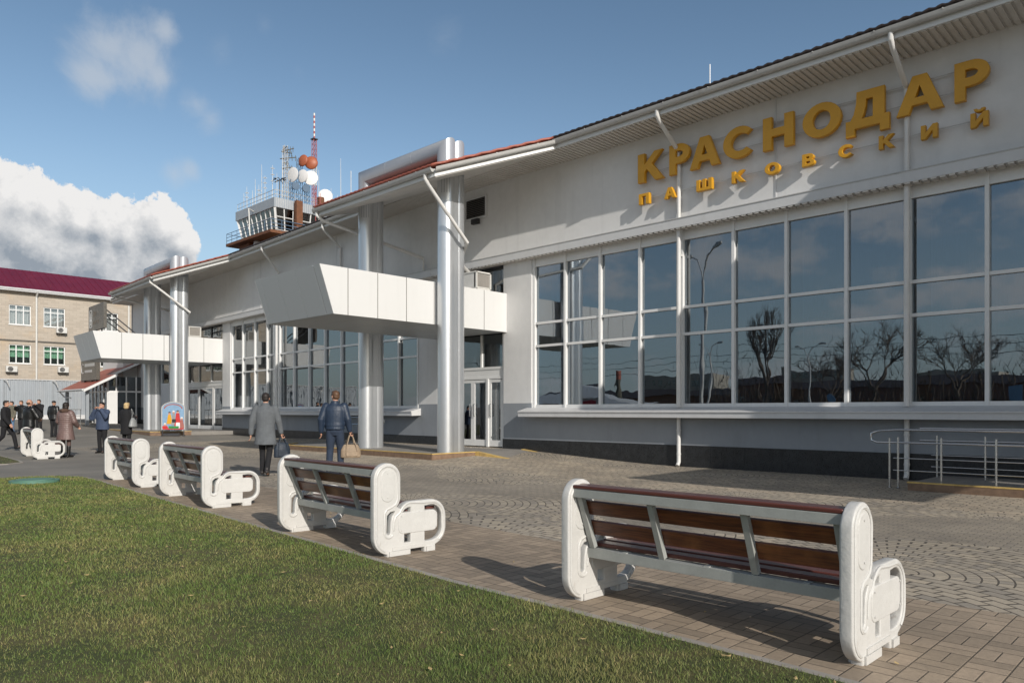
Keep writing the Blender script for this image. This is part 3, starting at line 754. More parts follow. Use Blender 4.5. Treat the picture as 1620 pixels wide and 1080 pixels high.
def portico(fr, sr, sl, d0, d1, zb, side, width, dt, db, zt, zbot, zpt):
    for s in (sr, sl): part('column', column(fr, s, d0, d1, zb, zpt-1.0), 'steel_col', T, smooth=30)
    part('duct', duct(fr, sl, sr, d0, d1, zpt), 'steel_duct', T, smooth=40)
    # canopy: dark core and clad panels with open joints
    s1, s0 = side, side-width
    c = MB(fr); P = [(.0, zbot+.03), (.0, zt-.05), (dt-.04, zt-.05), (db-.04, zbot+.03)]
    def pr(mbx, P_, a, b, mi=0):
        n_ = len(P_); vs = [(a, d, z) for d, z in P_]+[(b, d, z) for d, z in P_]
        mbx.add(vs, [tuple(range(n_)), tuple(range(2*n_-1, n_-1, -1))]+[(j, (j+1) % n_, n_+(j+1) % n_, n_+j) for j in range(n_)], mi)
    pr(c, P, s0+.03, s1-.03, 0)
    can = part('canopy', c, 'dark', T)
    js = [0.0, .98, 1.95, 2.93, 3.91, 4.86, 5.78]; js = [j for j in js if j < db-.2]
    def dfront(z): return db+(dt-db)*(z-zbot)/(zt-zbot)
    for sx in ((s1-.028, s1), (s0, s0+.028)):
        side_p = MB(fr); pr(side_p, [(0, zbot+.01), (0, zt-.01), (dt-.05, zt-.01), (db-.05, zbot+.01)], sx[0]+.008, sx[1]-.008, 1)
        for i, a in enumerate(js):
            last = i == len(js)-1
            e0 = js[i+1]-.014 if not last else db; e1 = js[i+1]-.014 if not last else dt
            pr(side_p, [(a+.008, zbot), (a+.008, zt), (e1, zt), (e0, zbot)], *sx)
        o = part('side_cladding', side_p, ['panel_white', 'sign_grey'], T, smooth=0); o.parent = can
    fp = MB(fr); nseg = 4; ww = (width-.07)/nseg
    segs = [(s0+.032, s0+.30)]; k0 = s0+.314; m_ = 3; wv = (s1-.30-.014-k0)/m_
    for i in range(m_): segs.append((k0+i*wv, k0+(i+1)*wv-.014))
    segs.append((s1-.30, s1-.032))
    for a, b in segs:
        P_ = [(db-.03, zbot+.002), (dt-.03, zt-.002), (dt, zt-.002), (db, zbot+.002)]
        pr(fp, P_, a, b)
    o = part('front_cladding', fp, 'panel_grey', T, smooth=0); o.parent = can
    sf = MB(fr); nn = 6; ln = (db-.05)/nn
    for i in range(nn):
        for a, b in ((s0+.03, (s0+s1)/2-.006), ((s0+s1)/2+.006, s1-.03)): sf.box(a, b, i*ln+.006, (i+1)*ln-.006, zbot, zbot+.026)
    o = part('underside', sf, 'panel_grey', T, smooth=0); o.parent = can
    tp = MB(fr); tp.box(s0+.03, s1-.03, 0.01, dt-.04, zt-.048, zt-.03)
    o = part('top_sheet', tp, 'trim', T, smooth=0); o.parent = can
portico(FA, -16.02, -19.9, 2.72, 2.38, .2, -16.3, 3.4, 6.6, 6.2, 5.05, 3.85, 9.05)
portico(FA, 4.6, .7, 2.72, 2.38, .0, 4.3, 3.4, 6.6, 6.2, 5.05, 3.85, 9.05)
portico(FB, -37.55, -41.6, 2.55, 2.2, .36, -38.06, 3.6, 6.1, 5.75, 5.16, 3.9, 9.05)

# entrances
def door_leaf(fr, s0, s1, z0, z1, d, hs):
    mb = MB(fr); t = .085
    mb.box(s0, s0+t, d, d+.06, z0, z1); mb.box(s1-t, s1, d, d+.06, z0, z1)
    mb.box(s0+t, s1-t, d, d+.06, z0, z0+.20); mb.box(s0+t, s1-t, d, d+.06, z1-t, z1)
    o = part('door', mb, 'white_frame', T)
    p = MB(fr); p.box(s0+t, s1-t, d+.02, d+.032, z0+.20, z1-t); q = part('pane', p, 'glass', T, smooth=0); q.parent = o
    h = MB(fr); h.tube([(hs, d+.06, z0+.95), (hs, d+.11, z0+.95), (hs, d+.11, z0+1.35), (hs, d+.06, z0+1.35)], .013, 6); q = part('handle', h, 'steel', T); q.parent = o
def entrance(fr, s0, s1, zf, zd, ztr, zc, ztop, zwin, ndoor):
    # frame with panels over the doors, fixed glass over that, strip glazing above the canopy
    mb = MB(fr); d = -.12
    mb.box(s0, s0+.08, d-.05, d+.07, zf, zc); mb.box(s1-.08, s1, d-.05, d+.07, zf, zc)
    mb.box(s0+.08, s1-.08, d-.05, d+.065, zd, zd+.07); mb.box(s0+.08, s1-.08, d-.03, d+.045, zd+.07, ztr-.05); mb.box(s0+.08, s1-.08, d-.05, d+.065, ztr-.05, ztr+.03)
    n = 3
    for i in range(1, n): s = s0+(s1-s0)*i/n; mb.box(s-.035, s+.035, d-.05, d+.05, ztr+.03, zc)
    part('door_frame', mb, 'white_frame', T)
    p = MB(fr); p.box(s0+.08, s1-.08, d-.02, d-.008, ztr+.03, zc)
    part('transom_glass', p, 'glass_dark', T, smooth=0)
    mb = MB(fr); mb.box(s0, s1, d-.05, d+.03, zwin-.06, zwin); mb.box(s0, s1, d-.05, d+.03, ztop, ztop+.05)
    for i in range(n+1): s = s0+.03+(s1-s0-.06)*i/n; mb.box(s-.03, s+.03, d-.05, d+.031, ztop+.05, zwin-.06)
    fo = part('strip_window', mb, 'dark_metal', T)
    p = MB(fr); p.box(s0, s1, d-.02, d-.008, ztop+.05, zwin-.06); q = part('pane', p, 'glass_dark', T, smooth=0); q.parent = fo
    w_ = (s1-s0-.16)/ndoor
# entrance of the near portico: double door and a tall side light
entrance(FA, -19.68, -16.47, .26, 2.42, 2.78, 3.84, 5.06, 5.98, 3)
door_leaf(FA, -18.62, -17.93, .28, 2.40, -.12, -18.02); door_leaf(FA, -17.92, -17.25, .28, 2.40, -.12, -17.84)
door_leaf(FA, -17.16, -16.56, .28, 2.40, -.12, -17.08)
for a_, b_ in ((-17.245, -17.165), (-18.74, -18.625)): mb = MB(FA); mb.box(a_, b_, -.16, -.02, .26, 2.42); part('door_post', mb, 'white_frame', T)
door_leaf(FA, -19.6, -18.75, .28, 2.40, -.12, -18.85)
entrance(FB, -43.28, -38.12, .40, 2.72, 2.98, 3.89, 5.17, 5.98, 3)
door_leaf(FB, -41.55, -39.55, .42, 2.70, -.12, -39.7); door_leaf(FB, -39.45, -38.22, .42, 2.70, -.12, -38.35); door_leaf(FB, -43.15, -41.6, .42, 2.70, -.12, -41.75)
entrance(FA, 3.02, 6.58, .1, 2.42, 2.78, 3.84, 5.06, 5.98, 3)

# louvre and small wall fittings
mb = MB(FA)
mb.box(-18.2, -17.18, 0, .05, 7.60, 7.66); mb.box(-18.2, -17.18, 0, .05, 8.26, 8.32); mb.box(-18.2, -18.14, 0, .05, 7.66, 8.26); mb.box(-17.24, -17.18, 0, .05, 7.66, 8.26)
lv = part('louvre', mb, 'trim', T)
mb = MB(FA); mb.box(-18.14, -17.24, 0.003, .01, 7.66, 8.26, 1)
for i in range(10):
    z = 7.68+i*.058; mb.add([(-18.14, .01, z+.03), (-17.24, .01, z+.03), (-17.24, .045, z), (-18.14, .045, z), (-18.14, .01, z+.034), (-17.24, .01, z+.034), (-17.24, .045, z+.012), (-18.14, .045, z+.012)], [(0, 1, 2, 3), (4, 7, 6, 5), (3, 2, 6, 7), (0, 4, 5, 1), (0, 3, 7, 4), (1, 5, 6, 2)])
q = part('louvre_slats', mb, ['sign_grey', 'dark'], T, smooth=0); q.parent = lv

# downpipes
def downpipe(fr, pts, r=.05, flat_r=None):
    mb = MB(fr); mb.tube(pts, r, 12); return mb
def eave_pipe(fr, s, d, z, sw, zw, zend, dw=.09):
    """from the gutter at (s, d, z) back to the wall at sw, down to zend"""
    # slanting part ends at the wall
    pts = [(s, d+.07, z-.06), (s, d+.07, z-.22), (s+(sw-s)*.12, d-.05, z-.34), (sw, dw, zw), (sw, dw, zend)]
    return downpipe(fr, pts)
for s in (-10.12, -4.82):
    part('downpipe', eave_pipe(FA, s, 1.0, 8.79, s, 7.93, 6.2), 'pipe', T)
    mb = MB(FA); mb.tube([(s, .09, 5.98), (s, .09, 1.5)], .058, 12); mb.box(s-.05, s+.05, -.03, .06, 5.3, 5.36); part('downpipe', mb, 'pipe', T)
    mb = MB(FA); mb.tube([(s, .09, 1.25), (s, .09, .12), (s, .15, .03)], .05, 12)
    for z in (.9, .3): mb.tube([(s, .09, z), (s, .09, z+.04)], .058, 12)
    part('downpipe', mb, 'pipe', T)
part('downpipe', eave_pipe(FB, -31.05, 1.0, 8.79, -31.5, 7.76, 6.2), 'pipe', T)
mb = MB(FB); mb.tube([(-31.65, .09, 5.98), (-31.65, .09, 1.5)], .06, 12); part('downpipe', mb, 'pipe', T)
part('downpipe', eave_pipe(FB, -25.62, 1.0, 8.79, -25.97, 7.98, 6.2), 'pipe', T)
# the long slanting pipes of the bays
mb = MB(FA); mb.tube([(-15.42, 3.97, 7.68), (-15.42, 3.97, 7.54), (-15.42, 3.85, 7.40), (-15.5, 2.4, 6.12), (-16.72, 1.6, 5.84), (-17.3, .6, 5.7), (-17.4, .3, 5.5), (-17.4, .3, 5.06)], .05, 12); part('downpipe', mb, 'pipe', T)
mb = MB(FA); mb.tube([(-20.8, 3.97, 7.70), (-20.8, 3.97, 7.56), (-20.75, 3.8, 7.42), (-20.3, .12, 6.7), (-20.3, .09, 6.2)], .05, 12); part('downpipe', mb, 'pipe', T)
mb = MB(FB); mb.tube([(APX[0]-.3, APX[1]+.07, 7.72), (APX[0]-.3, APX[1]+.07, 7.55), (APX[0]-.25, APX[1]-.1, 7.42), (-37.2, 2.0, 6.30), (-39.5, 1.4, 6.0), (-40.8, .8, 5.85), (-41, .3, 5.7), (-41, .3, 5.17)], .05, 12); part('downpipe', mb, 'pipe', T)
mb = MB(FB); mb.tube([(APL[0]+.3, APL[1]+.07, 7.85), (APL[0]+.3, APL[1]+.07, 7.7), (APL[0]+.4, APL[1]-.1, 7.55), (-43.2, .12, 6.9), (-43.2, .09, 6.2)], .05, 12); part('downpipe', mb, 'pipe', T)
mb = MB(FA); mb.tube([(-15.42, -3.2, 9.7), (-15.42, -3.2, 10.2)], .01, 6); mb.tube([(-9.3, 0, 9.1), (-9.3, 0, 9.9)], .014, 6); part('lightning_rod', mb, 'steel', T)

# platforms in front of the entrances
def platform(name, fr, P, zt, zfun, label):
    """slab with tiled top, brown riser and yellow nosing along the outer edge"""
    mb = MB(fr); n_ = len(P)
    mb.add([(s, d, zt) for s, d in P]+[(s, d, -.1) for s, d in P], [tuple(range(n_))]+[(j, (j+1) % n_, n_+(j+1) % n_, n_+j) for j in range(n_)])
    me_o = single(name, mb, 'tile_grey', label, 'platform', smooth=0); me_o['kind'] = 'structure'
    return me_o
def edge_strips(fr, P, zt, z0, nm):
    mb = MB(fr); mr = MB(fr)
    for i in range(len(P)-1):
        a_, c_ = Vector((*P[i], 0)), Vector((*P[i+1], 0)); t = (c_-a_).normalized(); nn = Vector((-t.y, t.x, 0))
        if nn.y < 0 and abs(nn.y) > .1: nn = -nn
        if abs(nn.y) <= .1 and nn.x < 0: nn = -nn
        def f(x, y, z, a_=a_, t=t, nn=nn): p = a_+t*x+nn*y; return fr(p.x, p.y, z)
        L_ = (c_-a_).length
        mb.box(-.012, L_+.012, -.09, .016, zt+.001, zt+.022, 0, f)
        mr.box(0, L_, .0, .01, z0-.1, zt, 0, f)
    return mb, mr
def plat(fr, P, zt, z0, label):
    b = platform('platform', fr, P, zt, None, label)
    a1, a2 = edge_strips(fr, P[1:-1], zt, z0, '')
    for nm, m_, mt in (('nosing', a1, 'yellow'), ('riser', a2, 'curb_brown')):
        me = m_.mesh(nm, mt, 0); o = bpy.data.objects.new(nm, me); COL.objects.link(o); o.parent = b
plat(FA, [(-24.5, 0), (-24.5, 2.6), (-23.4, 3.67), (-15.5, 3.67), (-15.5, 2.1), (-15.5, 0)], .235, .05, '')
plat(FB, [(-46, 0), (-46, 3.0), (-45, 4.0), (-36.7, 4.0), (-36.7, 2.1), (-36.7, 0)], .405, .2, '')
plat(FA, [(-4.2, 0), (-4.2, 2.15), (8, 2.15), (8, 0)], .13, 0, '')
for o in list(bpy.data.objects):
    if o.name.startswith('platform') and 'label' in o.keys(): del o['label']; del o['category']
# ramp cheeks beside the near platform
mb = MB(FA)
for d0, d1 in ((1.95, 2.09), (.06, .20)):
    mb.add([(-15.5, d0, .0), (-15.5, d1, .0), (-15.5, d1, .26), (-15.5, d0, .26), (-13.9, d0, .0), (-13.9, d1, .0), (-13.9, d1, .07), (-13.9, d0, .07)], [(0, 3, 2, 1), (4, 5, 6, 7), (0, 1, 5, 4), (3, 7, 6, 2), (0, 4, 7, 3), (1, 2, 6, 5)])
struct('ramp_kerb', mb, 'yellow', smooth=0)
mb = MB(FA); mb.add([(-15.5, .2, .235), (-15.5, 1.95, .235), (-13.7, 1.95, .03), (-13.7, .2, .06), (-15.5, .2, 0), (-15.5, 1.95, 0), (-13.7, 1.95, -.1), (-13.7, .2, -.1)], [(0, 1, 2, 3), (4, 7, 6, 5), (0, 4, 5, 1), (1, 5, 6, 2), (2, 6, 7, 3), (3, 7, 4, 0)])
struct('ramp', mb, 'tile_grey', smooth=0)

# ------------------------------------------------------------------ name sign letters
def el(cx, cy, rx, ry, a0, a1, n=12): return arc(cx, cy, rx, a0, a1, n, ry)
def hz_(P, m=1): return [(x, y) for x, y in P]
GL = {
 'К': [[(0, 0), (.25, 0), (.25, .34), (.35, .45), (.68, 0), (1, 0), (.54, .60), (.95, 1), (.66, 1), (.25, .58), (.25, 1), (0, 1)]],
 'Р': [[(0, 0), (.30, 0), (.30, .35)]+el(.48, .675, .52, .325, -90, 90, 14)+[(0, 1)], [(.30, .56)]+el(.46, .675, .235, .115, -90, 90, 8)+[(.30, .79)]],
 'А': [[(0, 0), (.26, 0), (.33, .22), (.67, .22), (.74, 0), (1, 0), (.65, 1), (.35, 1)], [(.39, .40), (.61, .40), (.5, .76)]],
 'С': [el(.56, .5, .56, .5, 42, 318, 24)+el(.60, .5, .33, .29, 312, 48, 20)],
 'Н': [[(0, 0), (.28, 0), (.28, .40), (.72, .40), (.72, 0), (1, 0), (1, 1), (.72, 1), (.72, .62), (.28, .62), (.28, 1), (0, 1)]],
 'О': [el(.5, .5, .5, .5, 0, 345, 23), el(.5, .5, .245, .295, 0, 345, 23)],
 'Д': [[(0, 0), (.2, 0), (.2, .17), (.8, .17), (.8, 0), (1, 0), (1, .36), (.89, .36), (.89, 1), (.26, 1), (.25, .75), (.19, .50), (.11, .36), (0, .36)], [(.36, .36), (.64, .36), (.64, .81), (.47, .81), (.46, .66), (.42, .49)]],
 'П': [[(0, 0), (.28, 0), (.28, .79), (.72, .79), (.72, 0), (1, 0), (1, 1), (0, 1)]],
 'Ш': [[(0, 0), (1, 0), (1, 1), (.80, 1), (.80, .2), (.60, .2), (.60, 1), (.40, 1), (.40, .2), (.20, .2), (.20, 1), (0, 1)]],
 'В': [[(0, 0)]+el(.55, .28, .45, .28, -90, 50, 10)+[(.72, .53)]+el(.52, .76, .40, .24, -35, 90, 9)+[(0, 1)], [(.30, .17)]+el(.52, .29, .18, .12, -90, 90, 7)+[(.30, .41)], [(.30, .60)]+el(.48, .70, .15, .10, -90, 90, 7)+[(.30, .80)]],
 'И': [[(0, 0), (.25, 0), (.75, .62), (.75, 0), (1, 0), (1, 1), (.75, 1), (.25, .38), (.25, 1), (0, 1)]],
}
GL['Й'] = [[(x, y*.78) for x, y in GL['И'][0]], el(.5, 1.0, .30, .17, 180, 360, 8)+el(.5, 1.0, .14, .07, 360, 180, 6)]
def letters(name, label, specs, depth, d0):
    t = thing(name, label, 'sign', (-7.3, -.1, specs[0][3]))
    for ch, s0, s1, z0, z1 in specs:
        sp = [[(s0+(s1-s0)*u, z0+(z1-z0)*v) for u, v in P] for P in GL[ch]]
        me = curve_mesh('letter', sp, depth/2-.012, .008, 'gold', 1, yz=False)
        me.transform(Matrix(((1, 0, 0, 0), (0, 0, 1, -(d0+depth/2)), (0, 1, 0, 0), (0, 0, 0, 1))))
        me.transform(Matrix.Translation(-wloc(t)))
        bm = bmesh.new(); bm.from_mesh(me); bmesh.ops.recalc_face_normals(bm, faces=bm.faces); bm.to_mesh(me); bm.free()
        o = bpy.data.objects.new('letter', me); COL.objects.link(o); o.parent = t
    mb = MB(FA); zl = (specs[0][3]+specs[0][4])/2
    for z in ((specs[0][3]*.65+specs[0][4]*.35), (specs[0][3]*.12+specs[0][4]*.88)) if specs[0][4]-specs[0][3] > .5 else (zl+.04,):
        mb.tube([(specs[0][1], d0-.02, z), (specs[-1][2], d0-.02, z)], .010, 6)
    part('mounting_rail', mb, 'gutter', t)
    return t
Z0, Z1 = 7.35, 8.08
letters('name_sign', 'large golden raised Cyrillic capitals across the upper wall reading КРАСНОДАР',
        [('К', -11.26, -10.50, Z0, Z1), ('Р', -10.31, -9.74, Z0, Z1), ('А', -9.72, -8.93, Z0, Z1), ('С', -8.82, -8.10, Z0, Z1), ('Н', -7.82, -7.12, Z0, Z1), ('О', -6.90, -6.08, Z0, Z1), ('Д', -5.97, -5.12, Z0-.17, Z1), ('А', -4.97, -4.13, Z0, Z1), ('Р', -3.93, -3.36, Z0, Z1)], .13, .10)
z0, z1 = 6.785, 7.045
letters('town_sign', 'small golden spaced Cyrillic capitals under the large ones reading ПАШКОВСКИЙ',
        [('П', -11.23, -10.93, z0, z1), ('А', -10.46, -10.15, z0, z1), ('Ш', -9.54, -9.13, z0, z1), ('К', -8.60, -8.30, z0, z1), ('О', -7.78, -7.44, z0, z1), ('В', -6.91, -6.65, z0, z1), ('С', -6.13, -5.85, z0, z1), ('К', -5.31, -5.03, z0, z1), ('И', -4.52, -4.24, z0, z1), ('Й', -3.66, -3.38, z0, z1+.075)], .13, .10)

# ================================================================== benches
BL = 2.075   # length; local x along the bench, y from the backrest toward the seat front, z up
def bench_panel_mesh():
    # outer outline: feet, open armrest loop, curl under the upright, rounded top and heel
    o = [(.15, 0), (.40, 0), (.40, .055), (.585, .055), (.585, 0), (.70, 0), (.70, .064)]+arc(.675, .225, .155, -60, 0, 5)+arc(.66, .335, .17, 0, 90, 8)+[(.44, .505)]+arc(.41, .375, .13, 95, 150, 4)
    o += [(.262, .452), (.232, .470)]+[(.262, .505), (.28, .55)]+arc(.14, .75, .14, 0, 180, 14)+arc(.17, .20, .17, 180, 255, 7)+[(.15, .03)]
    slot = [(.122, .24)]+arc(.154, .232, .032, 190, 350, 6)+[(.188, .33), (.205, .38), (.240, .425), (.228, .444), (.17, .436), (.128, .40)]
    h1 = [(.325, .105), (.42, .105), (.42, .468)]+arc(.40, .355, .113, 88, 178, 5)+[(.29, .31), (.325, .28)]
    h2 = [(.568, .095), (.655, .095)]+arc(.675, .225, .125, -85, 0, 5)+arc(.66, .337, .138, 0, 90, 6)+[(.568, .467)]
    base = curve_mesh('a', [o, slot, h1, h2], .024, .011, 'bench_white')
    plate = curve_mesh('b', [rrect(.268, .722, .212, .405, .05)], .034, .007, 'bench_white')
    up = curve_mesh('c', [rrect(.070, .212, .535, .835, .070, 7)], .034, .007, 'bench_white')
    ms = [(base, 0), (plate, 0), (up, 0)]
    mb = MB()
    rim = [(.256, .60)]+arc(.14, .75, .122, 0, 180, 14)+[(.018, .20)]+arc(.165, .195, .147, 180, 250, 6)
    rim2 = [(.256, .60), (.252, .54), (.232, .50), (.19, .475), (.13, .455), (.105, .42), (.104, .24)]+arc(.154, .232, .05, 190, 330, 5)
    rim3 = [(.208, .25), (.212, .33), (.232, .38)]+arc(.41, .365, .138, 160, 92, 6)+[(.55, .490), (.66, .490)]+arc(.66, .335, .155, 85, 0, 6)+[(.815, .23)]+arc(.675, .225, .140, -5, -60, 4)
    for sx in (-1, 1):
        for rr_ in (rim, rim2, rim3): mb.tube([(sx*.033, u, v) for u, v in rr_], .012, 6)
        for u, v in ((.14, .80), (.14, .57), (.30, .24), (.30, .38), (.71, .24), (.71, .38)): mb.tube([(sx*.036, u, v), (sx*.047, u, v)], .007, 6)
    for u0, u1 in ((.155, .395), (.59, .695)): mb.box(-.048, .048, u0, u1, .002, .050)
    mb.box(-.043, .043, .19, .56, .052, .085)
    ms.append((mb.mesh('d', 'bench_white', 40), 0))
    return merge(ms, 'end_panel')
PANEL = bench_panel_mesh()
def make_bench(label):
    t = thing('bench', label, 'bench', (0, 0, 0), 0, 'white framed benches lined up beside the lawn')
    for x in (.04, BL-.04):
        o = part('end_panel', PANEL, None, t); o.location = (x, 0, 0)
    xa, xb = .075, BL-.075
    mb = MB(); mb.box(xa, xb, .038, .185, .838, .864); part('top_plank', mb, 'wood_red', t, bevel=.006)
    mb = MB(); mb.box(xa, xb, .040, .046, .775, .835); mb.box(xa, xb, .046, .12, .829, .8375); mb.box(xa, xb, .046, .10, .775, .781); part('top_rail', mb, 'bench_steel', t, bevel=.002)
    mb = MB(); mb.box(xa, xb, .205, .213, .315, .385); mb.box(xa, xb, .213, .30, .377, .385); mb.box(xa, xb, .213, .27, .315, .322); part('lower_rail', mb, 'bench_steel', t, bevel=.002)
    def slant(x, y0=.06, z0=.78, y1=.213, z1=.385, w_=.045, dp=.04):
        mb = MB(); v = Vector((0, y1-y0, z1-z0)).normalized(); n_ = Vector((0, -v.z, v.y))
        P = [Vector((0, y0, z0)), Vector((0, y1, z1))]; vs = []
        for p in P:
            for sx in (-.5, .5):
                for k in (0, 1): vs.append(tuple(p+Vector((x+sx*w_, 0, 0))+n_*dp*k))
        mb.add(vs, [(0, 1, 3, 2), (4, 6, 7, 5), (0, 2, 6, 4), (1, 5, 7, 3), (0, 4, 5, 1), (2, 3, 7, 6)]); return mb
    for x in (xa+.04, .72, 1.40, xb-.04): part('strut', slant(x), 'bench_steel', t, bevel=.002)
    # backrest planks on the seat side of the struts
    def plank_on(z0, z1, mat, nm='back_plank'):
        mb = MB(); vs = []
        for z in (z0, z1):
            y = .06+(.78-z)*(.153/.395)+.043
            for k in (0, .028):
                for x in (xa, xb): vs.append((x, y+k, z+k*.35))
        mb.add(vs, [(0, 1, 3, 2), (4, 6, 7, 5), (0, 4, 5, 1), (2, 3, 7, 6), (0, 2, 6, 4), (1, 5, 7, 3)]); part(nm, mb, mat, t, bevel=.005)
    plank_on(.642, .742, 'wood'); plank_on(.488, .592, 'wood')
    mb = MB(); mb.box(xa, xb, .108, .114, .772, .79); part('back_strip', mb, 'bench_steel', t)
    for i in range(4):
        y0 = .275+i*.123; mb = MB(); mb.box(xa, xb, y0, y0+.105, .392+.006*i, .422+.006*i); part('seat_plank', mb, 'wood_red', t, bevel=.006)
    for x in (.40, 1.06, 1.72):
        mb = MB(); mb.box(x-.02, x+.02, .214, .745, .352, .390); part('seat_bearer', mb, 'bench_steel', t)
    mb = MB(); mb.box(xa, xb, .70, .745, .345, .3515); part('front_rail', mb, 'bench_steel', t)
    return t
def dup(root, loc, rz, label, group=None):
    r = root.copy(); COL.objects.link(r); r.location = loc; r.rotation_euler = (0, 0, rz); r['label'] = label
    if group: r['group'] = group
    for ch in list(root.children):
        c = ch.copy(); COL.objects.link(c); c.parent = r
        for g in list(ch.children):
            d = g.copy(); COL.objects.link(d); d.parent = c
    return r
# (right panel foot x, y, angle); local origin is the left end at the lawn side
def bpos(xr, yr, ang):
    x = xr-BL*math.cos(R(ang)); y = yr-BL*math.sin(R(ang)); return (x, y, zg(x, y)), R(ang)
BN = [(-1.475, -12.36, -.6, 'nearest white framed bench with dark brown planks, its back to the lawn'),
      (-5.85, -12.35, -3.2, 'second white framed bench from the camera, behind it a man with a tan bag'),
      (-10.60, -11.95, -4.5, 'third white framed bench from the camera, overlapping the one behind it'),
      (-14.40, -11.60, -4.5, 'fourth white framed bench, partly hidden by the third and left of it'),
      (3.15, -12.30, 0, 'white framed bench just beyond the right picture edge, seen only by its shadow')]
b0 = make_bench(BN[0][3])
for i, (xr, yr, an, lb) in enumerate(BN):
    l, a_ = bpos(xr, yr, an)
    if i == 0: b0.location = l; b0.rotation_euler = (0, 0, a_)
    else: dup(b0, l, a_, lb)
dup(b0, (-26.96, -10.59, zg(-27, -10.5)+.01), R(-5), 'far white framed bench beyond the path, beside the woman in a quilted coat')
dup(b0, (-28.6, -13.35, zg(-28, -13)), R(-10), 'farthest white framed bench at the left picture edge behind a walking man in black')

# ================================================================== railings
def rail(name, label, posts, tops, pz, extra=(), group=None):
    t = thing(name, label, 'railing', (*posts[0][:2], pz), 0, group)
    for (x, y, h) in posts:
        mb = MB(); mb.tube([(x, y, pz), (x, y, pz+h)], .019, 8); mb.tube([(x, y, pz), (x, y, pz+.012)], .04, 10); part('post', mb, 'steel', t)
    for path, r_ in tops:
        mb = MB(); mb.tube(path, r_, 8); part('rail', mb, 'steel', t)
    return t
def run(y, x0, x1, z, loop=True):
    return [(x0, y, z), (x1, y, z)]
zb = .13
posts = [(-4.42, -1.95, .92)]+[(x, -1.95, .92) for x in (-3.72, -2.9, -2.1, -1.3, -.5)]
tops = [([(-4.45, -1.95, zb+.93), (5, -1.95, zb+.93)], .02), ([(-4.45, -1.95, zb+.70), (5, -1.95, zb+.70)], .018)]
tops += [([(-4.5, -1.95, zb+z), (5, -1.95, zb+z)], .009) for z in (.42, .20)]
tops += [([(-4.45, -1.95, zb+.93), (-4.75, -1.97, zb+.905), (-4.87, -1.98, zb+.86), (-4.87, -1.98, zb+.74), (-4.78, -1.97, zb+.70), (-4.45, -1.95, zb+.70)], .018)]
posts.append((-4.56, -1.96, .90))
rail('ramp_railing', 'front steel ramp railing with looped end below the large windows at the right', posts, tops, zb-.11 if False else zb-.12)
posts = [(x, -.55, .92) for x in (-4.15, -3.35, -2.55, -1.75, -.95)]
tops = [([(-4.45, -.55, zb+.93), (5, -.55, zb+.93)], .02), ([(-4.45, -.55, zb+.70), (5, -.55, zb+.70)], .018), ([(-4.25, -.55, zb+.42), (5, -.55, zb+.42)], .009), ([(-4.25, -.55, zb+.20), (5, -.55, zb+.20)], .009)]
rail('ramp_railing', 'rear steel ramp railing against the dark granite plinth at the right', posts, tops, zb-.12)
posts = [(x, -3.0+.02*0, .92) for x in (-23.9, -22.7, -21.6)]
tops = [([(-24.0, -3.0, 1.15), (-21.3, -3.0, 1.15), (-21.2, -3.0, 1.05), (-21.2, -3.0, 1.0), (-21.3, -3.0, .93), (-24.0, -3.0, .93)], .018)]
rail('platform_railing', 'steel handrail behind the rear silver column of the near entrance', [(-23.9, -1.2, .92), (-22.6, -1.2, .92), (-21.3, -1.2, .92)], [([(-24, -1.2, 1.17), (-21.2, -1.2, 1.17), (-21.05, -1.2, 1.10), (-21.05, -1.2, 1.0), (-21.2, -1.2, .93), (-24, -1.2, .93)], .018)], .235)

# ================================================================== wall-top things
def ac(name, label, loc, rz, group, sz=(.8, .3, .55)):
    t = thing(name, label, 'air conditioner', loc, rz, group)
    W_, D_, H_ = sz; mb = MB(); mb.box(-W_/2, W_/2, -D_/2, D_/2, .04, H_); part('case', mb, 'ac_white', t, world=False, bevel=.015)
    mb = MB(); r_ = H_*.38
    mb.tube([(-W_*.12, -D_/2-.012, H_/2+.02), (-W_*.12, -D_/2+.0, H_/2+.02)], r_, 20); part('fan_opening', mb, 'dark', t, world=False)
    mb = MB()
    for k in range(4): q = r_*(.25+.22*k); mb.tube([(-W_*.12+q*math.cos(2*PI*i/16), -D_/2-.018, H_/2+.02+q*math.sin(2*PI*i/16)) for i in range(17)], .004, 4)
    part('grille', mb, 'ac_white', t, world=False)
    mb = MB()
    for sx in (-.3, .3): mb.box(sx*W_-.02, sx*W_+.02, -D_/2, D_/2+.1, 0, .04)
    part('foot', mb, 'dark_metal', t, world=False)
    return t
def ac_cage(label, fr, s, d, z):
    p = fr(s, d, z); t = thing('air_conditioner', label, 'air conditioner', p, 0, 'large air conditioners on the canopies')
    mb = MB(fr)
    mb.box(s-.55, s+.55, d-.30, d+.30, z+.06, z+.50); part('case', mb, 'ac_white', t, bevel=0)
    mb = MB(fr); mb.box(s+.551, s+.556, d-.27, d+.25, z+.09, z+.47); part('coil_face', mb, 'tile_grey', t)
    mb = MB(fr)
    for q in (d-.30, d+.28): mb.box(s+.5, s+.60, q-.02, q+.02, z, z+.54)
    for zz in (z+.50, z+.0): mb.box(s-.6, s+.6, d-.32, d+.32, zz, zz+.04)
    part('frame', mb, 'ac_white', t)
ac_cage('white framed air conditioner on the near canopy beside the right silver column', FA, -16.95, .95, 5.06)
ac_cage('white air conditioner lying on the far canopy beside its right column', FB, -38.75, 1.4, 5.17)
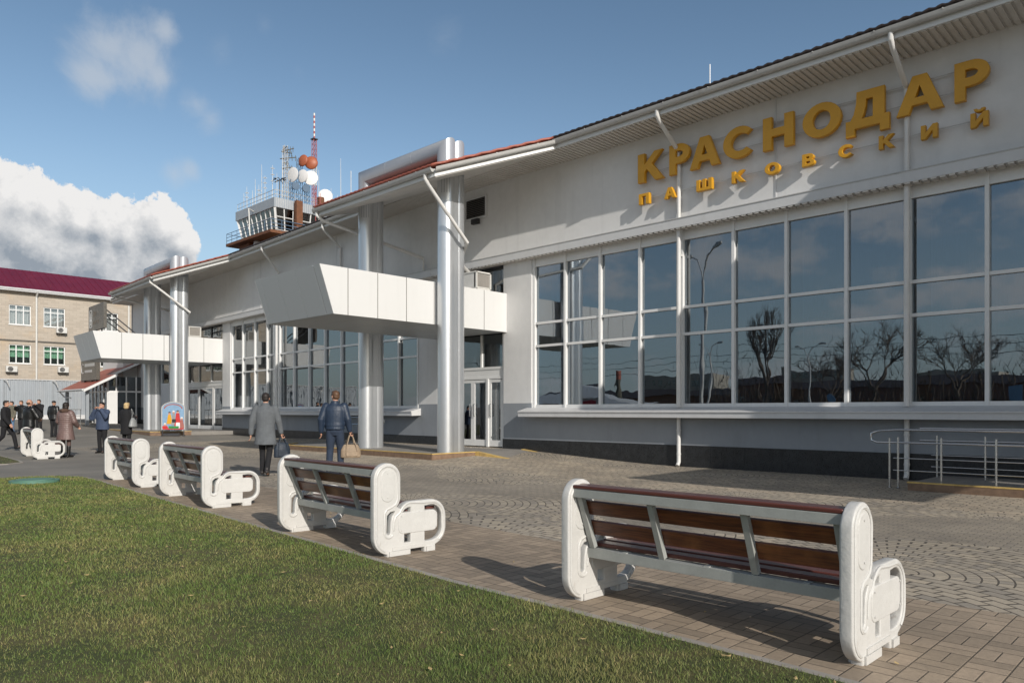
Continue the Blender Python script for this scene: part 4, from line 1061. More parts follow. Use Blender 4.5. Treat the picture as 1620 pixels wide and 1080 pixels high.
# camera and lamp under the louvre
t = thing('floodlight', 'small black floodlight fixed under the wall louvre', 'floodlight', FA(-17.55, .1, 7.45))
mb = MB(FA); mb.box(-17.72, -17.42, .10, .22, 7.40, 7.56); part('lamp_body', mb, 'dark', t); mb = MB(FA); mb.box(-17.6, -17.54, 0, .10, 7.46, 7.50); part('bracket', mb, 'dark_metal', t)
t = thing('surveillance_camera', 'small surveillance camera on an arm beside the silver column', 'camera', FA(-18.5, .1, 7.4))
mb = MB(FA); mb.tube([(-18.5, 0, 7.25), (-18.4, .35, 7.42)], .025, 8); part('arm', mb, 'dark_metal', t); mb = MB(FA); mb.tube([(-18.42, .25, 7.33), (-18.1, .5, 7.27)], .055, 10); mb.box(-18.3, -18.15, .35, .47, 7.12, 7.28); part('camera_body', mb, 'gutter', t)

# dark direction sign standing on the far canopy
t = thing('direction_sign', 'dark grey sign panel with white aeroplane mark standing on the far canopy', 'sign', FB(-40.2, 5.3, 5.2))
def FS(s, d, z): return FB(s, d, z)
# the board: face towards the lawn, running from front-left to back-right
P1, P2 = Vector((-38.0, -5.55, 0)), Vector((-37.1, -4.75, 0))
sg0 = Vector(FB(-41.3, 5.5, 0)); sg1 = Vector(FB(-38.6, 5.5, 0))
sd_ = (sg1-sg0).normalized(); sn = Vector((sd_.y, -sd_.x, 0)); SL = (sg1-sg0).length
def SB(x, y, z): p = sg0+sd_*x+sn*y; return (p.x, p.y, z)
mb = MB(SB); mb.box(0, SL, -.14, 0, 5.38, 6.62); part('board', mb, 'sign_grey', t, bevel=.01)
mb = MB(SB)
for a_ in ((.18, .22, 5.55, 6.42), (.18, .62, 6.38, 6.42), (.18, .62, 5.55, 5.59), (.58, .62, 5.55, 6.42)): mb.box(a_[0], a_[1], .001, .006, a_[2], a_[3])
# aeroplane mark
pl = [(.40, 6.28), (.43, 6.18), (.43, 6.02), (.55, 5.90), (.55, 5.85), (.43, 5.90), (.42, 5.76), (.46, 5.71), (.46, 5.68), (.40, 5.70), (.34, 5.68), (.34, 5.71), (.38, 5.76), (.37, 5.90), (.25, 5.85), (.25, 5.90), (.37, 6.02), (.37, 6.18)]
mb.prism([(u, v) for u, v in pl], 'y', .001, .006)
part('aeroplane_mark', mb, 'white_frame', t, smooth=0)
def text_on(parent, fr, s, x, z, size, mat, nm='lettering'):
    cu = bpy.data.curves.new('t', 'FONT'); cu.body = s; cu.size = size; o = bpy.data.objects.new('tmp', cu); COL.objects.link(o)
    dg = bpy.context.evaluated_depsgraph_get(); dg.update(); me = bpy.data.meshes.new_from_object(o.evaluated_get(dg)); bpy.data.objects.remove(o); bpy.data.curves.remove(cu)
    for v in me.vertices: v.co = Vector(fr(x+v.co.x, .004, z+v.co.y))-wloc(parent)
    me.name = nm; me.materials.clear(); me.materials.append(M[mat]); q = bpy.data.objects.new(nm, me); COL.objects.link(q); q.parent = parent
text_on(t, SB, 'Зал', .85, 6.08, .34, 'bag_tan'); text_on(t, SB, 'вылета', .85, 5.68, .30, 'bag_tan')
mb = MB(SB)
for x in (.3, 1.2, 2.1): mb.box(x-.03, x+.03, -.10, -.04, 5.14, 5.38)
for x in (.6, 1.4, 2.3): mb.tube([(x, -.1, 6.4), (x+.1, -1.6, 5.16)], .03, 6)
part('support', mb, 'dark_metal', t)

# poster stand
def gxy0(px, Z): p = CAM+(FW+RT*((px-810)/F))*Z; return p.x, p.y
t = thing('poster_stand', 'arched folk festival poster on a thin stand before the far column', 'poster', (*gxy0(274, 35.4), .2))
pz = .24
_q = gxy0(274, 35.4); pc = Vector((_q[0], _q[1], 0)); pd = (RT*1.0+FW*.25).normalized(); pn = Vector((pd.y, -pd.x, 0))
def PS(x, y, z): p = pc+pd*x+pn*y; return (p.x, p.y, pz+z)
ol = [(-.50, .28)]+[(.50, .28)]+[(.50*math.cos(R(a_)), 1.28+.30*math.sin(R(a_))) for a_ in range(0, 181, 15)]
mb = MB(PS); mb.prism(ol, 'y', -.03, 0); part('picture_board', mb, 'sky_blue', t, smooth=0)
mb = MB(PS); mb.tube([(u, 0, v) for u, v in ol[1:]]+[(-.5, 0, .28)], .028, 6); part('frame', mb, 'gutter', t)
mb = MB(PS); mb.prism([(.42*math.cos(R(a_)), 1.27+.235*math.sin(R(a_))) for a_ in range(0, 181, 15)]+[(.36*math.cos(R(a_)), 1.27+.185*math.sin(R(a_))) for a_ in range(180, -1, -15)], 'y', .001, .004); part('title_arc', mb, 'lip', t, smooth=0)
figs = [(-.36, .35, .62, .13, 'red', 0), (-.16, .55, 1.15, .12, 'gold', 1), (.02, .5, 1.2, .10, 'bag_grey', 0), (.20, .45, 1.22, .14, 'red', 2), (.38, .35, .9, .10, 'lip', 0)]
for i, (x, zz0, zz1, wd_, c, k) in enumerate(figs):
    mb = MB(PS); yy = .005+.002*i
    mb.prism([(x-wd_*1.1, zz0), (x+wd_*1.1, zz0), (x+wd_*.7, (zz0+zz1)/2), (x+wd_*.55, zz1-.16), (x-wd_*.55, zz1-.16), (x-wd_*.7, (zz0+zz1)/2)], 'y', yy, yy+.0015); part('painted_figure', mb, c, t, smooth=0)
    mb = MB(PS); mb.prism([(x+.055*math.cos(R(q)), zz1-.10+.065*math.sin(R(q))) for q in range(0, 360, 30)], 'y', yy, yy+.0015); part('painted_face', mb, 'skin', t, smooth=0)
    mb = MB(PS); mb.prism([(x+.06*math.cos(R(q)), zz1-.075+.055*math.sin(R(q))) for q in range(0, 181, 30)], 'y', yy+.002, yy+.003); part('painted_hat', mb, 'dark' if k else 'shirt_white', t, smooth=0)
for (x0, x1, za, zb_, c, y) in ((-.46, .46, .29, .36, 'red', .003), (-.2, .25, .33, .45, 'green', .02), (-.05, .12, .62, .78, 'dark', .018), (.12, .30, .34, .62, 'shirt_white', .019)):
    mb = MB(PS); mb.prism(rrect(x0, x1, za, zb_, .03, 3), 'y', y, y+.0015); part('painted_patch', mb, c, t, smooth=0)
mb = MB(PS)
for x in (-.47, .47): mb.box(x-.02, x+.02, -.03, .01, -.02, .28); mb.box(x-.02, x+.02, -.3, .25, -.02, .02)
mb.box(-.42, .30, -.2, .1, 0, .10); part('stand_base', mb, 'dark_metal', t)

# drain cover on the lawn
mb = MB(); mb.tube([(-16.65, -12.62, .03), (-16.65, -12.62, .075)], .42, 26); mb.tube([(-16.65, -12.62, .075), (-16.65, -12.62, .09)], .33, 26)
single('manhole_cover', mb, 'cover_green', 'round green plastic manhole cover sunk in the lawn', 'manhole cover', (-16.65, -12.62, .03))

# ================================================================== brick office building at the left
XB = -66
Bk = thing('brick_building', 'pale brick office building with a maroon metal roof behind the fence', 'office building', (XB, -3, .8))
def FXb(d, u, z): return (XB+u, -d, z)     # u out of the facade
def wallholes(mb, fr, s0, s1, z0, z1, holes, th_):
    """wall panel with rectangular openings"""
    ss = sorted({s0, s1, *[h[0] for h in holes], *[h[1] for h in holes]}); zs = sorted({z0, z1, *[h[2] for h in holes], *[h[3] for h in holes]})
    for i in range(len(ss)-1):
        for j in range(len(zs)-1):
            cx, cz = (ss[i]+ss[i+1])/2, (zs[j]+zs[j+1])/2
            if any(h[0] < cx < h[1] and h[2] < cz < h[3] for h in holes): continue
            mb.box(ss[i], ss[i+1], -th_, 0, zs[j], zs[j+1], 0, fr)
WN = []
cols = [(1.36, 2.79), (-.95, .52), (-4.82, -3.77+.3), (4.4, 5.85), (7.0, 8.4), (-8.2, -6.8), (-11.5, -10.1)]
for a_, b_ in cols:
    for z0_, z1_ in ((7.92, 9.40), (5.0, 6.42), (1.9, 3.3)): WN.append((a_, b_, z0_, z1_))
mb = MB(); wallholes(mb, FXb, -16, 14, .3, 10.46, WN, .3)
mb.box(XB-12, XB-11.7, -14, 16, .3, 10.46); mb.box(XB-12, XB, -14, -13.7, .3, 10.46); mb.box(XB-12, XB, 15.7, 16, .3, 10.46); mb.box(XB-12, XB-.3, -14, 16, 10.2, 10.4)
mb.box(XB-2.2, XB-2.0, -14, 16, .3, 10.2)
part('wall', mb, 'brick_cream', Bk, smooth=0)
mb = MB(); mb.box(-16, 14, 0, .05, 6.66, 6.78, 0, FXb); part('floor_band', mb, 'sign_grey', Bk)
for a_, b_, z0_, z1_ in WN:
    if z0_ < 4: continue
    green = z0_ < 7
    mb = MB(FXb); f_ = .06
    mb.box(a_, a_+f_, -.16, -.06, z0_, z1_); mb.box(b_-f_, b_, -.16, -.06, z0_, z1_); mb.box(a_+f_, b_-f_, -.16, -.06, z0_, z0_+f_); mb.box(a_+f_, b_-f_, -.16, -.06, z1_-f_, z1_)
    for k in (1/3, 2/3): x = a_+(b_-a_)*k; mb.box(x-.035, x+.035, -.16, -.061, z0_+f_, z1_-f_)
    mb.box(a_+f_, b_-f_, -.15, -.065, z1_-.42, z1_-.36); mb.box(a_-.05, b_+.05, .0, .06, z0_-.06, z0_-.01)
    o = part('window', mb, 'white_frame', Bk)
    mb = MB(FXb); mb.box(a_+f_, b_-f_, -.12, -.11, z0_+f_, z1_-f_); q = part('pane', mb, 'glass_green' if green else 'glass_clear', Bk, smooth=0); q.parent = o
    c = curtain(lambda s, d, z: FXb(s, -d, z), a_+.08, b_-.08, z0_+.5 if green else z0_+.1, z1_-.05, .35, .03, int(a_*9)); q = part('curtain', c, 'ac_white', Bk); q.parent = o
mb = MB(); n_r = 60
for i in range(n_r):
    y0_, y1_ = -14.3+30.6*i/n_r, -14.3+30.6*(i+1)/n_r
    mb.box(y0_+.0, y1_-.03, 0, 1, 0, 1, 0, lambda y, u, v: (XB+.45-4.5*u, y, 10.55+2.15*u+.03*v)); mb.box(y1_-.03, y1_, 0, 1, 0, 1, 0, lambda y, u, v: (XB+.45-4.5*u, y, 10.55+2.15*u+.05*v))
mb.box(-14.3, 16.3, 0, 1, 0, 1, 0, lambda y, u, v: (XB-4.05-8*u, y, 12.70-2.15*u+.03*v))
part('roof', mb, 'roof_maroon', Bk, smooth=0)
mb = MB(); mb.box(XB+.02, XB+.5, -14.3, 16.3, 10.40, 10.55); mb.tube([(XB+.5, -14.3, 10.55), (XB+.5, 16.3, 10.55)], .08, 8); part('eave', mb, 'trim', Bk)
mb = MB(); mb.box(XB-.2, XB+.1, -14.3, 16.3, 11.74, 11.80) if False else None
for y in (-1.02, -12.5, 5.6): mb.tube([(XB+.5, y, 10.5), (XB+.12, y, 10.1), (XB+.12, y, 6.8), (XB+.12, y, .8)], .065, 8)
part('downpipe', mb, 'ac_white', Bk)
mb = MB()
for i in range(20): y = -13.5+i*1.5; mb.box(XB+.0, XB+.03, y-.01, y+.01, 10.78, 11.25, 0, lambda x, yy, z: (x-.25, yy, z))
part('snow_guard', mb, 'roof_maroon', Bk)
for i, (d, z, lb) in enumerate(((2.69, 4.28, 'white air conditioner below the left lower green window of the brick building'), (-.62, 7.42, 'white air conditioner under the upper window of the brick building'), (-.73, 4.36, 'white air conditioner below the right lower green window of the brick building'))):
    ac('air_conditioner', lb, (XB+.30, -d, z), PI/2, 'air conditioners on the brick building', (.72, .3, .48))

# corrugated metal fence
Fc = thing('metal_fence', 'tall pale grey corrugated metal fence in front of the brick building', 'fence', (-62, -4, .8))
mb = MB(); b = 0; n_ = 0; y = -20.0; pts = []
while y < 3.0:
    for dy, u in ((0, 0), (.11, 0), (.14, .04), (.21, .04), (.24, 0)): pts.append((y+dy, u))
    y += .25
for i, (y, u) in enumerate(pts):
    mb.v += [(-62+u, y, .75), (-62+u, y, 3.62)]
    if i: mb.f.append((2*i-2, 2*i, 2*i+1, 2*i-1)); mb.mi.append(0)
o = part('sheet', mb, 'fence', Fc, smooth=0); s_ = o.modifiers.new('t', 'SOLIDIFY'); s_.thickness = .01
mb = MB(); mb.box(-62.03, -61.90, -20, 3, 3.62, 3.67); mb.box(-61.93, -61.86, -20, 3, .72, 1.12); part('fence_base', mb, 'trim', Fc)
for y in (-16, -13, -10, -7, -4, -1, 2):
    mb = MB(); mb.box(-61.95, -61.87, y-.04, y+.04, .7, 3.64); part('post', mb, 'fence', Fc)
    mb = MB(); mb.tube([(-61.9, y, 3.6), (-61.5, y+.15, 3.55), (-61.45, y+.3, 3.1)], .03, 6); part('stay', mb, 'gutter', Fc)

# ================================================================== small annex with red tiled porch roof
An = thing('entrance_annex', 'small annex with red tiled porch roof and white doors at the terminal end', 'annex', (-54, 0, .6))
def FN(x, y, z): return (x, y, z)
mb = MB(); mb.box(-57.5, -53.55, -.5, 3.5, .5, 4.9); part('wall', mb, 'panel_white', An)
mb = MB()
def slab(mb, a_, b_, c_, d_, t_=.08, mi=0):
    vs = [a_, b_, c_, d_]; mb.add(vs+[(x, y, z-t_) for x, y, z in vs], [(0, 1, 2, 3), (7, 6, 5, 4), (0, 4, 5, 1), (1, 5, 6, 2), (2, 6, 7, 3), (3, 7, 4, 0)], mi)
# lower porch roof and the higher one rising toward the terminal
slab(mb, (-56.6, -3.4, 2.75), (-51.4, -3.4, 2.75), (-51.4, -1.6, 3.72), (-56.6, -1.6, 3.72))
slab(mb, (-57.0, -1.6, 3.72), (-52.6, -1.6, 3.72), (-52.6, .9, 4.95), (-57.0, .9, 4.95))
part('porch_roof', mb, 'roof_red', An, smooth=0)
mb = MB()
slab(mb, (-51.40, -3.45, 2.73), (-51.33, -3.45, 2.73), (-51.33, -1.55, 3.76), (-51.40, -1.55, 3.76), .17)
slab(mb, (-52.6, -1.65, 3.70), (-52.53, -1.65, 3.70), (-52.53, .95, 4.99), (-52.6, .95, 4.99), .15)
mb.box(-56.6, -51.4, -3.46, -3.38, 2.62, 2.76)
part('barge_board', mb, 'white_frame', An, smooth=0)
mb = MB(); mb.tube([(-56.6, -3.5, 2.70), (-51.4, -3.5, 2.70)], .06, 8); mb.tube([(-56.2, -3.5, 2.65), (-56.2, -3.2, 2.3), (-55.2, -3.1, 2.25)], .035, 6); part('gutter', mb, 'trim', An)
for x in (-56.0, -51.9): mb = MB(); mb.box(x-.09, x+.09, -3.2, -3.02, .5, 2.75); part('post', mb, 'fence', An)
# glazed porch front with white frames
mb = MB(); y = -1.7
for x in (-56.4, -55.6, -54.9, -54.1, -53.4, -52.7): mb.box(x-.05, x+.05, y-.05, y+.05, .5, 3.5)
for z in (.55, 2.6, 3.3): mb.box(-56.4, -52.7, y-.045, y+.045, z, z+.09)
mb.box(-55.0, -54.2, y-.06, y-.046, .6, 1.3)
for yy in (-1.2, -.6, 0): mb.box(-52.75, -52.65, yy-.04, yy+.04, .5, 3.6)
mb.box(-52.74, -52.66, -1.65, .9, 2.6, 2.7)
mb.box(-52.80, -52.60, -1.7, -1.15, .6, 2.6); mb.box(-54.85, -54.15, y-.075, y-.046, .6, 1.5)
part('porch_frame', mb, 'white_frame', An)
mb = MB(); mb.box(-56.4, -52.72, y-.01, y+.01, .6, 3.4); mb.box(-52.71, -52.69, -1.65, 1, .6, 3.6); part('porch_glass', mb, 'glass_dark', An, smooth=0)
mb = MB(); mb.box(-57, -51.2, -3.3, 1, .3, .55); part('step', mb, 'concrete', An)
t = thing('annex_sign', 'grey sign board standing on the red tiled porch roof', 'sign', (-52.9, -2.4, 3.3))
mb = MB(); mb.box(-55.1, -52.0, -2.55, -2.35, 3.35, 4.75); part('board', mb, 'sign_grey', t, bevel=.01)
mb = MB(); 
for x in (-54.6, -53.2, -52.3): mb.box(x-.03, x+.03, -2.5, -2.4, 2.9, 3.35)
part('support', mb, 'dark_metal', t)
mb = MB(); mb.tube([(-54.7+.25*math.cos(R(q)), -2.56, 4.1+.3*math.sin(R(q))) for q in range(60, 301, 20)], .025, 5); mb.box(-54.3, -52.4, -2.562, -2.551, 4.22, 4.42); mb.box(-54.3, -52.9, -2.562, -2.551, 3.85, 4.0); part('faded_mark', mb, 'gutter', t)
posts = [(-50.4+.0-.9*i, -3.9, .9) for i in range(8)]
rail('porch_railing', 'thin grey railing in front of the red roofed annex', posts, [([(-50.3, -3.9, .6+.9), (-56.8, -3.9, .6+.9)], .02), ([(-50.3, -3.9, .6+.5), (-56.8, -3.9, .6+.5)], .012)], .58)

for o in bpy.data.objects:
    if o.parent is None and o.name.split('.')[0] in ('entrance_annex', 'annex_sign', 'porch_railing'): o.location.x += 1.25; o.location.y += 1.2
# ================================================================== control tower
TX, TY, TZ = -69.4, 20.5, 0
Tw = thing('control_tower', 'airport control tower with slanted glazed cabin and rooftop aerials behind the terminal', 'control tower', (TX-3.8, TY+3.8, 0))
def FT(x, y, z): return (TX-x, TY+y, z)     # x to the left, y to the back, corner at 0,0
ZR = 22.9      # top of parapet
mb = MB(FT); mb.box(1.0, 7.4, 1.0, 7.4, 0, 19.1); part('shaft', mb, 'cream', Tw)
mb = MB(FT); mb.box(-.9, 8.9, -.9, 8.9, 19.1, 19.38); part('balcony_floor', mb, 'brown_rust', Tw)
mb = MB(FT)
def loft(mb, r0, z0, r1, z1):
    v = [(r0[0], r0[2], z0), (r0[1], r0[2], z0), (r0[1], r0[3], z0), (r0[0], r0[3], z0), (r1[0], r1[2], z1), (r1[1], r1[2], z1), (r1[1], r1[3], z1), (r1[0], r1[3], z1)]
    mb.add(v, [(3, 2, 1, 0), (4, 5, 6, 7), (0, 1, 5, 4), (1, 2, 6, 5), (2, 3, 7, 6), (3, 0, 4, 7)])
loft(mb, (.75, 7.65, .75, 7.65), 19.38, (.55, 7.85, .55, 7.85), 19.75); part('cabin_base', mb, 'panel_white', Tw)
mb = MB(FT); loft(mb, (.57, 7.83, .57, 7.83), 19.75, (.14, 8.26, .14, 8.26), 21.95); part('cabin_glass', mb, 'glass_dark', Tw, smooth=0)
mb = MB(FT); loft(mb, (1.4, 7, 1.4, 7), 19.75, (1.4, 7, 1.4, 7), 21.95); part('cabin_core', mb, 'dark', Tw)
mb = MB(FT); mb.box(0, 8.4, 0, 8.4, 21.95, ZR-.02); part('parapet', mb, 'trim', Tw)
mb = MB(FT)
for i in range(34): a_ = i*.25; mb.box(a_, a_+.2, -.035, 0, 21.95, ZR); mb.box(-.035, 0, a_, a_+.2, 21.95, ZR)
part('parapet_cladding', mb, 'fence', Tw, smooth=0)
mb = MB(FT)
for i in range(9):
    f_ = i/8; xx0, xx1 = .56+7.28*f_, .13+8.14*f_; w_ = .07 if 0 < i < 8 else .14
    mb.tube([(xx0, .56, 19.75), (xx1, .13, 21.95)], w_, 4); mb.tube([(.56, xx0, 19.75), (.13, xx1, 21.95)], w_, 4)
for z in (19.82, 21.1): q = .57-.44*(z-19.75)/2.2; mb.tube([(q, q, z), (8.4-q, q, z)], .06, 4); mb.tube([(q, q, z), (q, 8.4-q, z)], .06, 4)
part('cabin_mullion', mb, 'white_frame', Tw)
mb = MB(FT)
for z in (19.7, 20.05, 20.45): mb.tube([(8.85, -.85, z), (-.85, -.85, z), (-.85, 8.85, z)], .028, 5)
for i in range(9): a_ = -.85+i*1.21; mb.tube([(a_, -.85, 19.38), (a_, -.85, 20.45)], .03, 5); mb.tube([(-.85, a_, 19.38), (-.85, a_, 20.45)], .03, 5)
mb.tube([(8.85, -.85, 20.45), (8.85, 2, 20.45)], .028, 5)
part('balcony_railing', mb, 'blue_gray', Tw)
mb = MB(FT)
for z in (ZR+.35, ZR+.8): mb.tube([(8.3, .1, z), (.1, .1, z), (.1, 8.3, z)], .025, 5)
for i in range(12): a_ = .1+i*.74; mb.tube([(a_, .1, ZR), (a_, .1, ZR+.8)], .022, 5); mb.tube([(.1, a_, ZR), (.1, a_, ZR+.8)], .022, 5)
part('roof_railing', mb, 'gutter', Tw)
mb = MB(FT); mb.tube([(6.5, .9, 19.05), (5.6, .6, 17.3)], .25, 6); mb.box(5.0, 7.2, -.2, 1.0, 16.5, 19.09); part('bracket', mb, 'brown_rust', Tw)
mb = MB(FT); mb.tube([(3.4, -.9, 19.4), (3.5, -.95, 21.8), (3.7, -.9, 22.2), (4.1, -.5, 22.3), (4.3, .0, 22.2)], .06, 8); part('vent_pipe', mb, 'ac_white', Tw)
mb = MB(FT); mb.tube([(3.9, .1, 19.08), (4.0, .3, 17.6)], [.30, .62], 14); part('drain_cone', mb, 'gutter', Tw)
mb = MB(FT); mb.box(-.75, -.3, 2.05, 2.75, 17.5, 22.85); part('cable_duct', mb, 'brown_rust', Tw)
mb = MB(FT)
for s_ in (4.0, 4.55): mb.tube([(-1.1, s_, 16), (-1.1, s_, 24.0)], .03, 5)
for i in range(26): mb.tube([(-1.1, 4.0, 16+i*.3), (-1.1, 4.55, 16+i*.3)], .02, 4)
part('ladder', mb, 'mast_red', Tw)
rr = random.Random(4)
# thin whips: (x, y, height, cross bars)
wh = [(7.6, .5, 2.0, 0), (6.9, .5, 2.6, 1), (5.6, .5, 1.9, 0), (5.0, .5, 3.0, 0), (4.4, .6, 2.3, 1), (3.6, .5, 4.2, 0), (2.9, .5, 2.9, 2), (1.3, .5, 3.6, 2), (.4, .5, 2.6, 0), (.4, 1.1, 5.2, 0), (.4, 2.0, 2.5, 0), (.4, 3.4, 2.8, 0), (.4, 5.3, 4.0, 0), (.4, 6.8, 2.4, 1), (.4, 7.6, 1.8, 0), (.4, 8.0, 5.9, 0), (5.5, 7, 4.4, 0), (6.6, 5.5, 3.4, 0)]
for x, y, h, k in wh:
    mb = MB(FT); mb.tube([(x, y, ZR-.1), (x, y, ZR+h*.5), (x+.02, y, ZR+h)], [.035, .028, .014], 6)
    for j in range(k+1):
        if k: z = ZR+h*(.55+.18*j); mb.tube([(x-.22, y, z), (x+.22, y, z)], .03, 5); mb.tube([(x, y-.22, z), (x, y+.22, z)], .03, 5)
    part('whip_aerial', mb, 'ac_white', Tw)
for (y, h) in ((9.2, 1.8), (8.9, 4.6), (10.6, 1.6), (11.4, 1.5)):
    mb = MB(FT); mb.tube([(-.2, y, ZR-1.2), (-.2, y, ZR+h)], .035, 6)
    if h < 3: mb.box(-.35, -.05, y-.12, y+.12, ZR+h*.5, ZR+h*.85)
    part('whip_aerial', mb, 'blue_gray' if h < 3 else 'ac_white', Tw)
# short lattice mast with cross aerials
mb = MB(FT); mx_, my_ = .9, 3.1-2.0
def lattice(mb, x, y, z0, z1, w0, w1, n, r_=.035):
    for sx, sy in ((1, 1), (1, -1), (-1, -1), (-1, 1)): mb.tube([(x+sx*w0, y+sy*w0, z0), (x+sx*w1, y+sy*w1, z1)], r_, 5)
    for i in range(n):
        f0, f1 = i/n, (i+1)/n; a0 = w0+(w1-w0)*f0; a1 = w0+(w1-w0)*f1; za = z0+(z1-z0)*f0; zb_ = z0+(z1-z0)*f1
        for (sx, sy), (tx, ty) in (((1, 1), (1, -1)), ((1, -1), (-1, -1)), ((-1, -1), (-1, 1)), ((-1, 1), (1, 1))):
            mb.tube([(x+sx*a0, y+sy*a0, za), (x+tx*a1, y+ty*a1, zb_)], r_*.6, 4); mb.tube([(x+sx*a0, y+sy*a0, za), (x+tx*a0, y+ty*a0, za)], r_*.6, 4)
lattice(mb, .6, 1.55, ZR, ZR+5.7, .22, .16, 12, .03); part('lattice_mast', mb, 'gutter', Tw)
mb = MB(FT)
for z, a_, l in ((ZR+5.5, .3, 1.3), (ZR+5.0, 1.3, .9), (ZR+4.4, 2.2, 1.1), (ZR+3.9, .9, .8), (ZR+3.4, 2.0, .7), (ZR+5.2, 2.5, .9)):
    c_, s_ = math.cos(a_)*l, math.sin(a_)*l; mb.tube([(.6-c_*.5, 1.55-s_*.5, z-.1), (.6+c_, 1.55+s_, z+.15)], .05, 5)
    for k in (.3, .6, .9): mb.tube([(.6+c_*k, 1.55+s_*k, z-.25), (.6+c_*k, 1.55+s_*k, z+.35)], .03, 4)
part('cross_aerial', mb, 'olive', Tw)
mb = MB(FT)
for i in range(8): a_ = i/8*2*PI; mb.tube([(.6+.35*math.cos(a_), .9+.35*math.sin(a_), ZR+2.1), (.6+.65*math.cos(a_), .9+.65*math.sin(a_), ZR+2.05)], .05, 5)
mb.tube([(-.6, .9, ZR+2.0), (1.6, .9, ZR+2.0)], .05, 5); mb.tube([(.6, .9, ZR), (.6, .9, ZR+2.2)], .05, 6)
part('direction_finder', mb, 'dark_metal', Tw)
def dish(x, y, z, r_, dirv, mat, flat=.35, drum=0):
    mb = MB(FT); q = Vector(dirv).to_track_quat('Z', 'Y').to_matrix()
    n_ = 24; b = len(mb.v)
    prof = [(0.0, flat*.35), (.5, flat*.30), (.85, flat*.12), (1.0, 0), (1.0, -.12), (.8, -.12-drum*.5-.18), (.45, -.30-drum), (0.0, -.36-drum)]
    for rad, h in prof:
        for j in range(n_):
            a_ = 2*PI*j/n_; p = q @ Vector((rad*r_*math.cos(a_), rad*r_*math.sin(a_), h*r_)); mb.v.append(FT(x+p.x, y+p.y, z+p.z))
    for i in range(len(prof)-1):
        for j in range(n_): j2 = (j+1) % n_; mb.f.append((b+i*n_+j, b+i*n_+j2, b+(i+1)*n_+j2, b+(i+1)*n_+j)); mb.mi.append(0)
    part('dish', mb, mat, Tw, smooth=60)
mb = MB(FT); lattice(mb, .2, 2.9, ZR-.3, ZR+4.6, .25, .2, 8, .03); lattice(mb, .2, 2.0, ZR, ZR+2.2, .2, .2, 5, .03); lattice(mb, .2, 3.8, ZR, ZR+2.2, .2, .2, 5, .03); part('dish_stand', mb, 'blue_gray', Tw)
dish(-.1, 1.95, ZR+2.65, .76, (-.2, -1, 0), 'dish_white', .3)
dish(-.3, 2.95, ZR+2.7, .66, (-.35, -1, 0), 'dish_white', .3)
dish(-.5, 3.8, ZR+2.65, .74, (-1, -.75, 0), 'dish_white', .25)
dish(-.3, 3.0, ZR+4.30, .62, (-.3, -1, .1), 'orange', .9)
dish(-.5, 3.85, ZR+4.22, .68, (-.8, -.7, .05), 'orange', .9)
dish(-.2, 5.75, ZR+1.25, .72, (-1, -.5, .1), 'dish_white', .4)
for yy in (2.2, 3.4):
    mb = MB(FT); mb.tube([(-.2, yy, ZR+1.5), (-.5, yy-.1, ZR+1.45)], .38, 10); part('drum', mb, 'blue_gray', Tw)
mb = MB(FT); mb.tube([(-.3, 5.1, ZR-.1), (-.3, 5.1, ZR+.9)], .36, 12); part('drum', mb, 'brown_rust', Tw)
# tall banded lattice mast
ms_ = thing('lattice_mast', 'tall slender red and white lattice mast rising behind the control tower', 'mast', (-79.9, 31.3, 0))
def FM(x, y, z): return (-79.9+x, 31.3+y, z)
for a_, b_, c in ((0, 18, 'ac_white'), (18, 28.6, 'mast_red'), (28.6, 31.7, 'ac_white'), (31.7, 34.1, 'mast_red')):
    mb = MB(FM); w0 = .55 if a_ == 0 else .27; lattice(mb, 0, 0, a_, b_, w0 if a_ == 0 else .22, .27 if a_ < 18 else .20, max(4, int((b_-a_)/.5)), .036); part('mast_section', mb, c, ms_)
mb = MB(FM); mb.box(-.33, .33, -.33, .33, 34.1, 34.2); part('mast_collar', mb, 'dark_metal', ms_)
for i in range(10):
    mb = MB(FM); mb.tube([(0, 0, 34.2+i*.31), (0, 0, 34.2+(i+1)*.31)], .10, 8); part('mast_section', mb, 'mast_red' if i % 2 == 0 else 'ac_white', ms_)

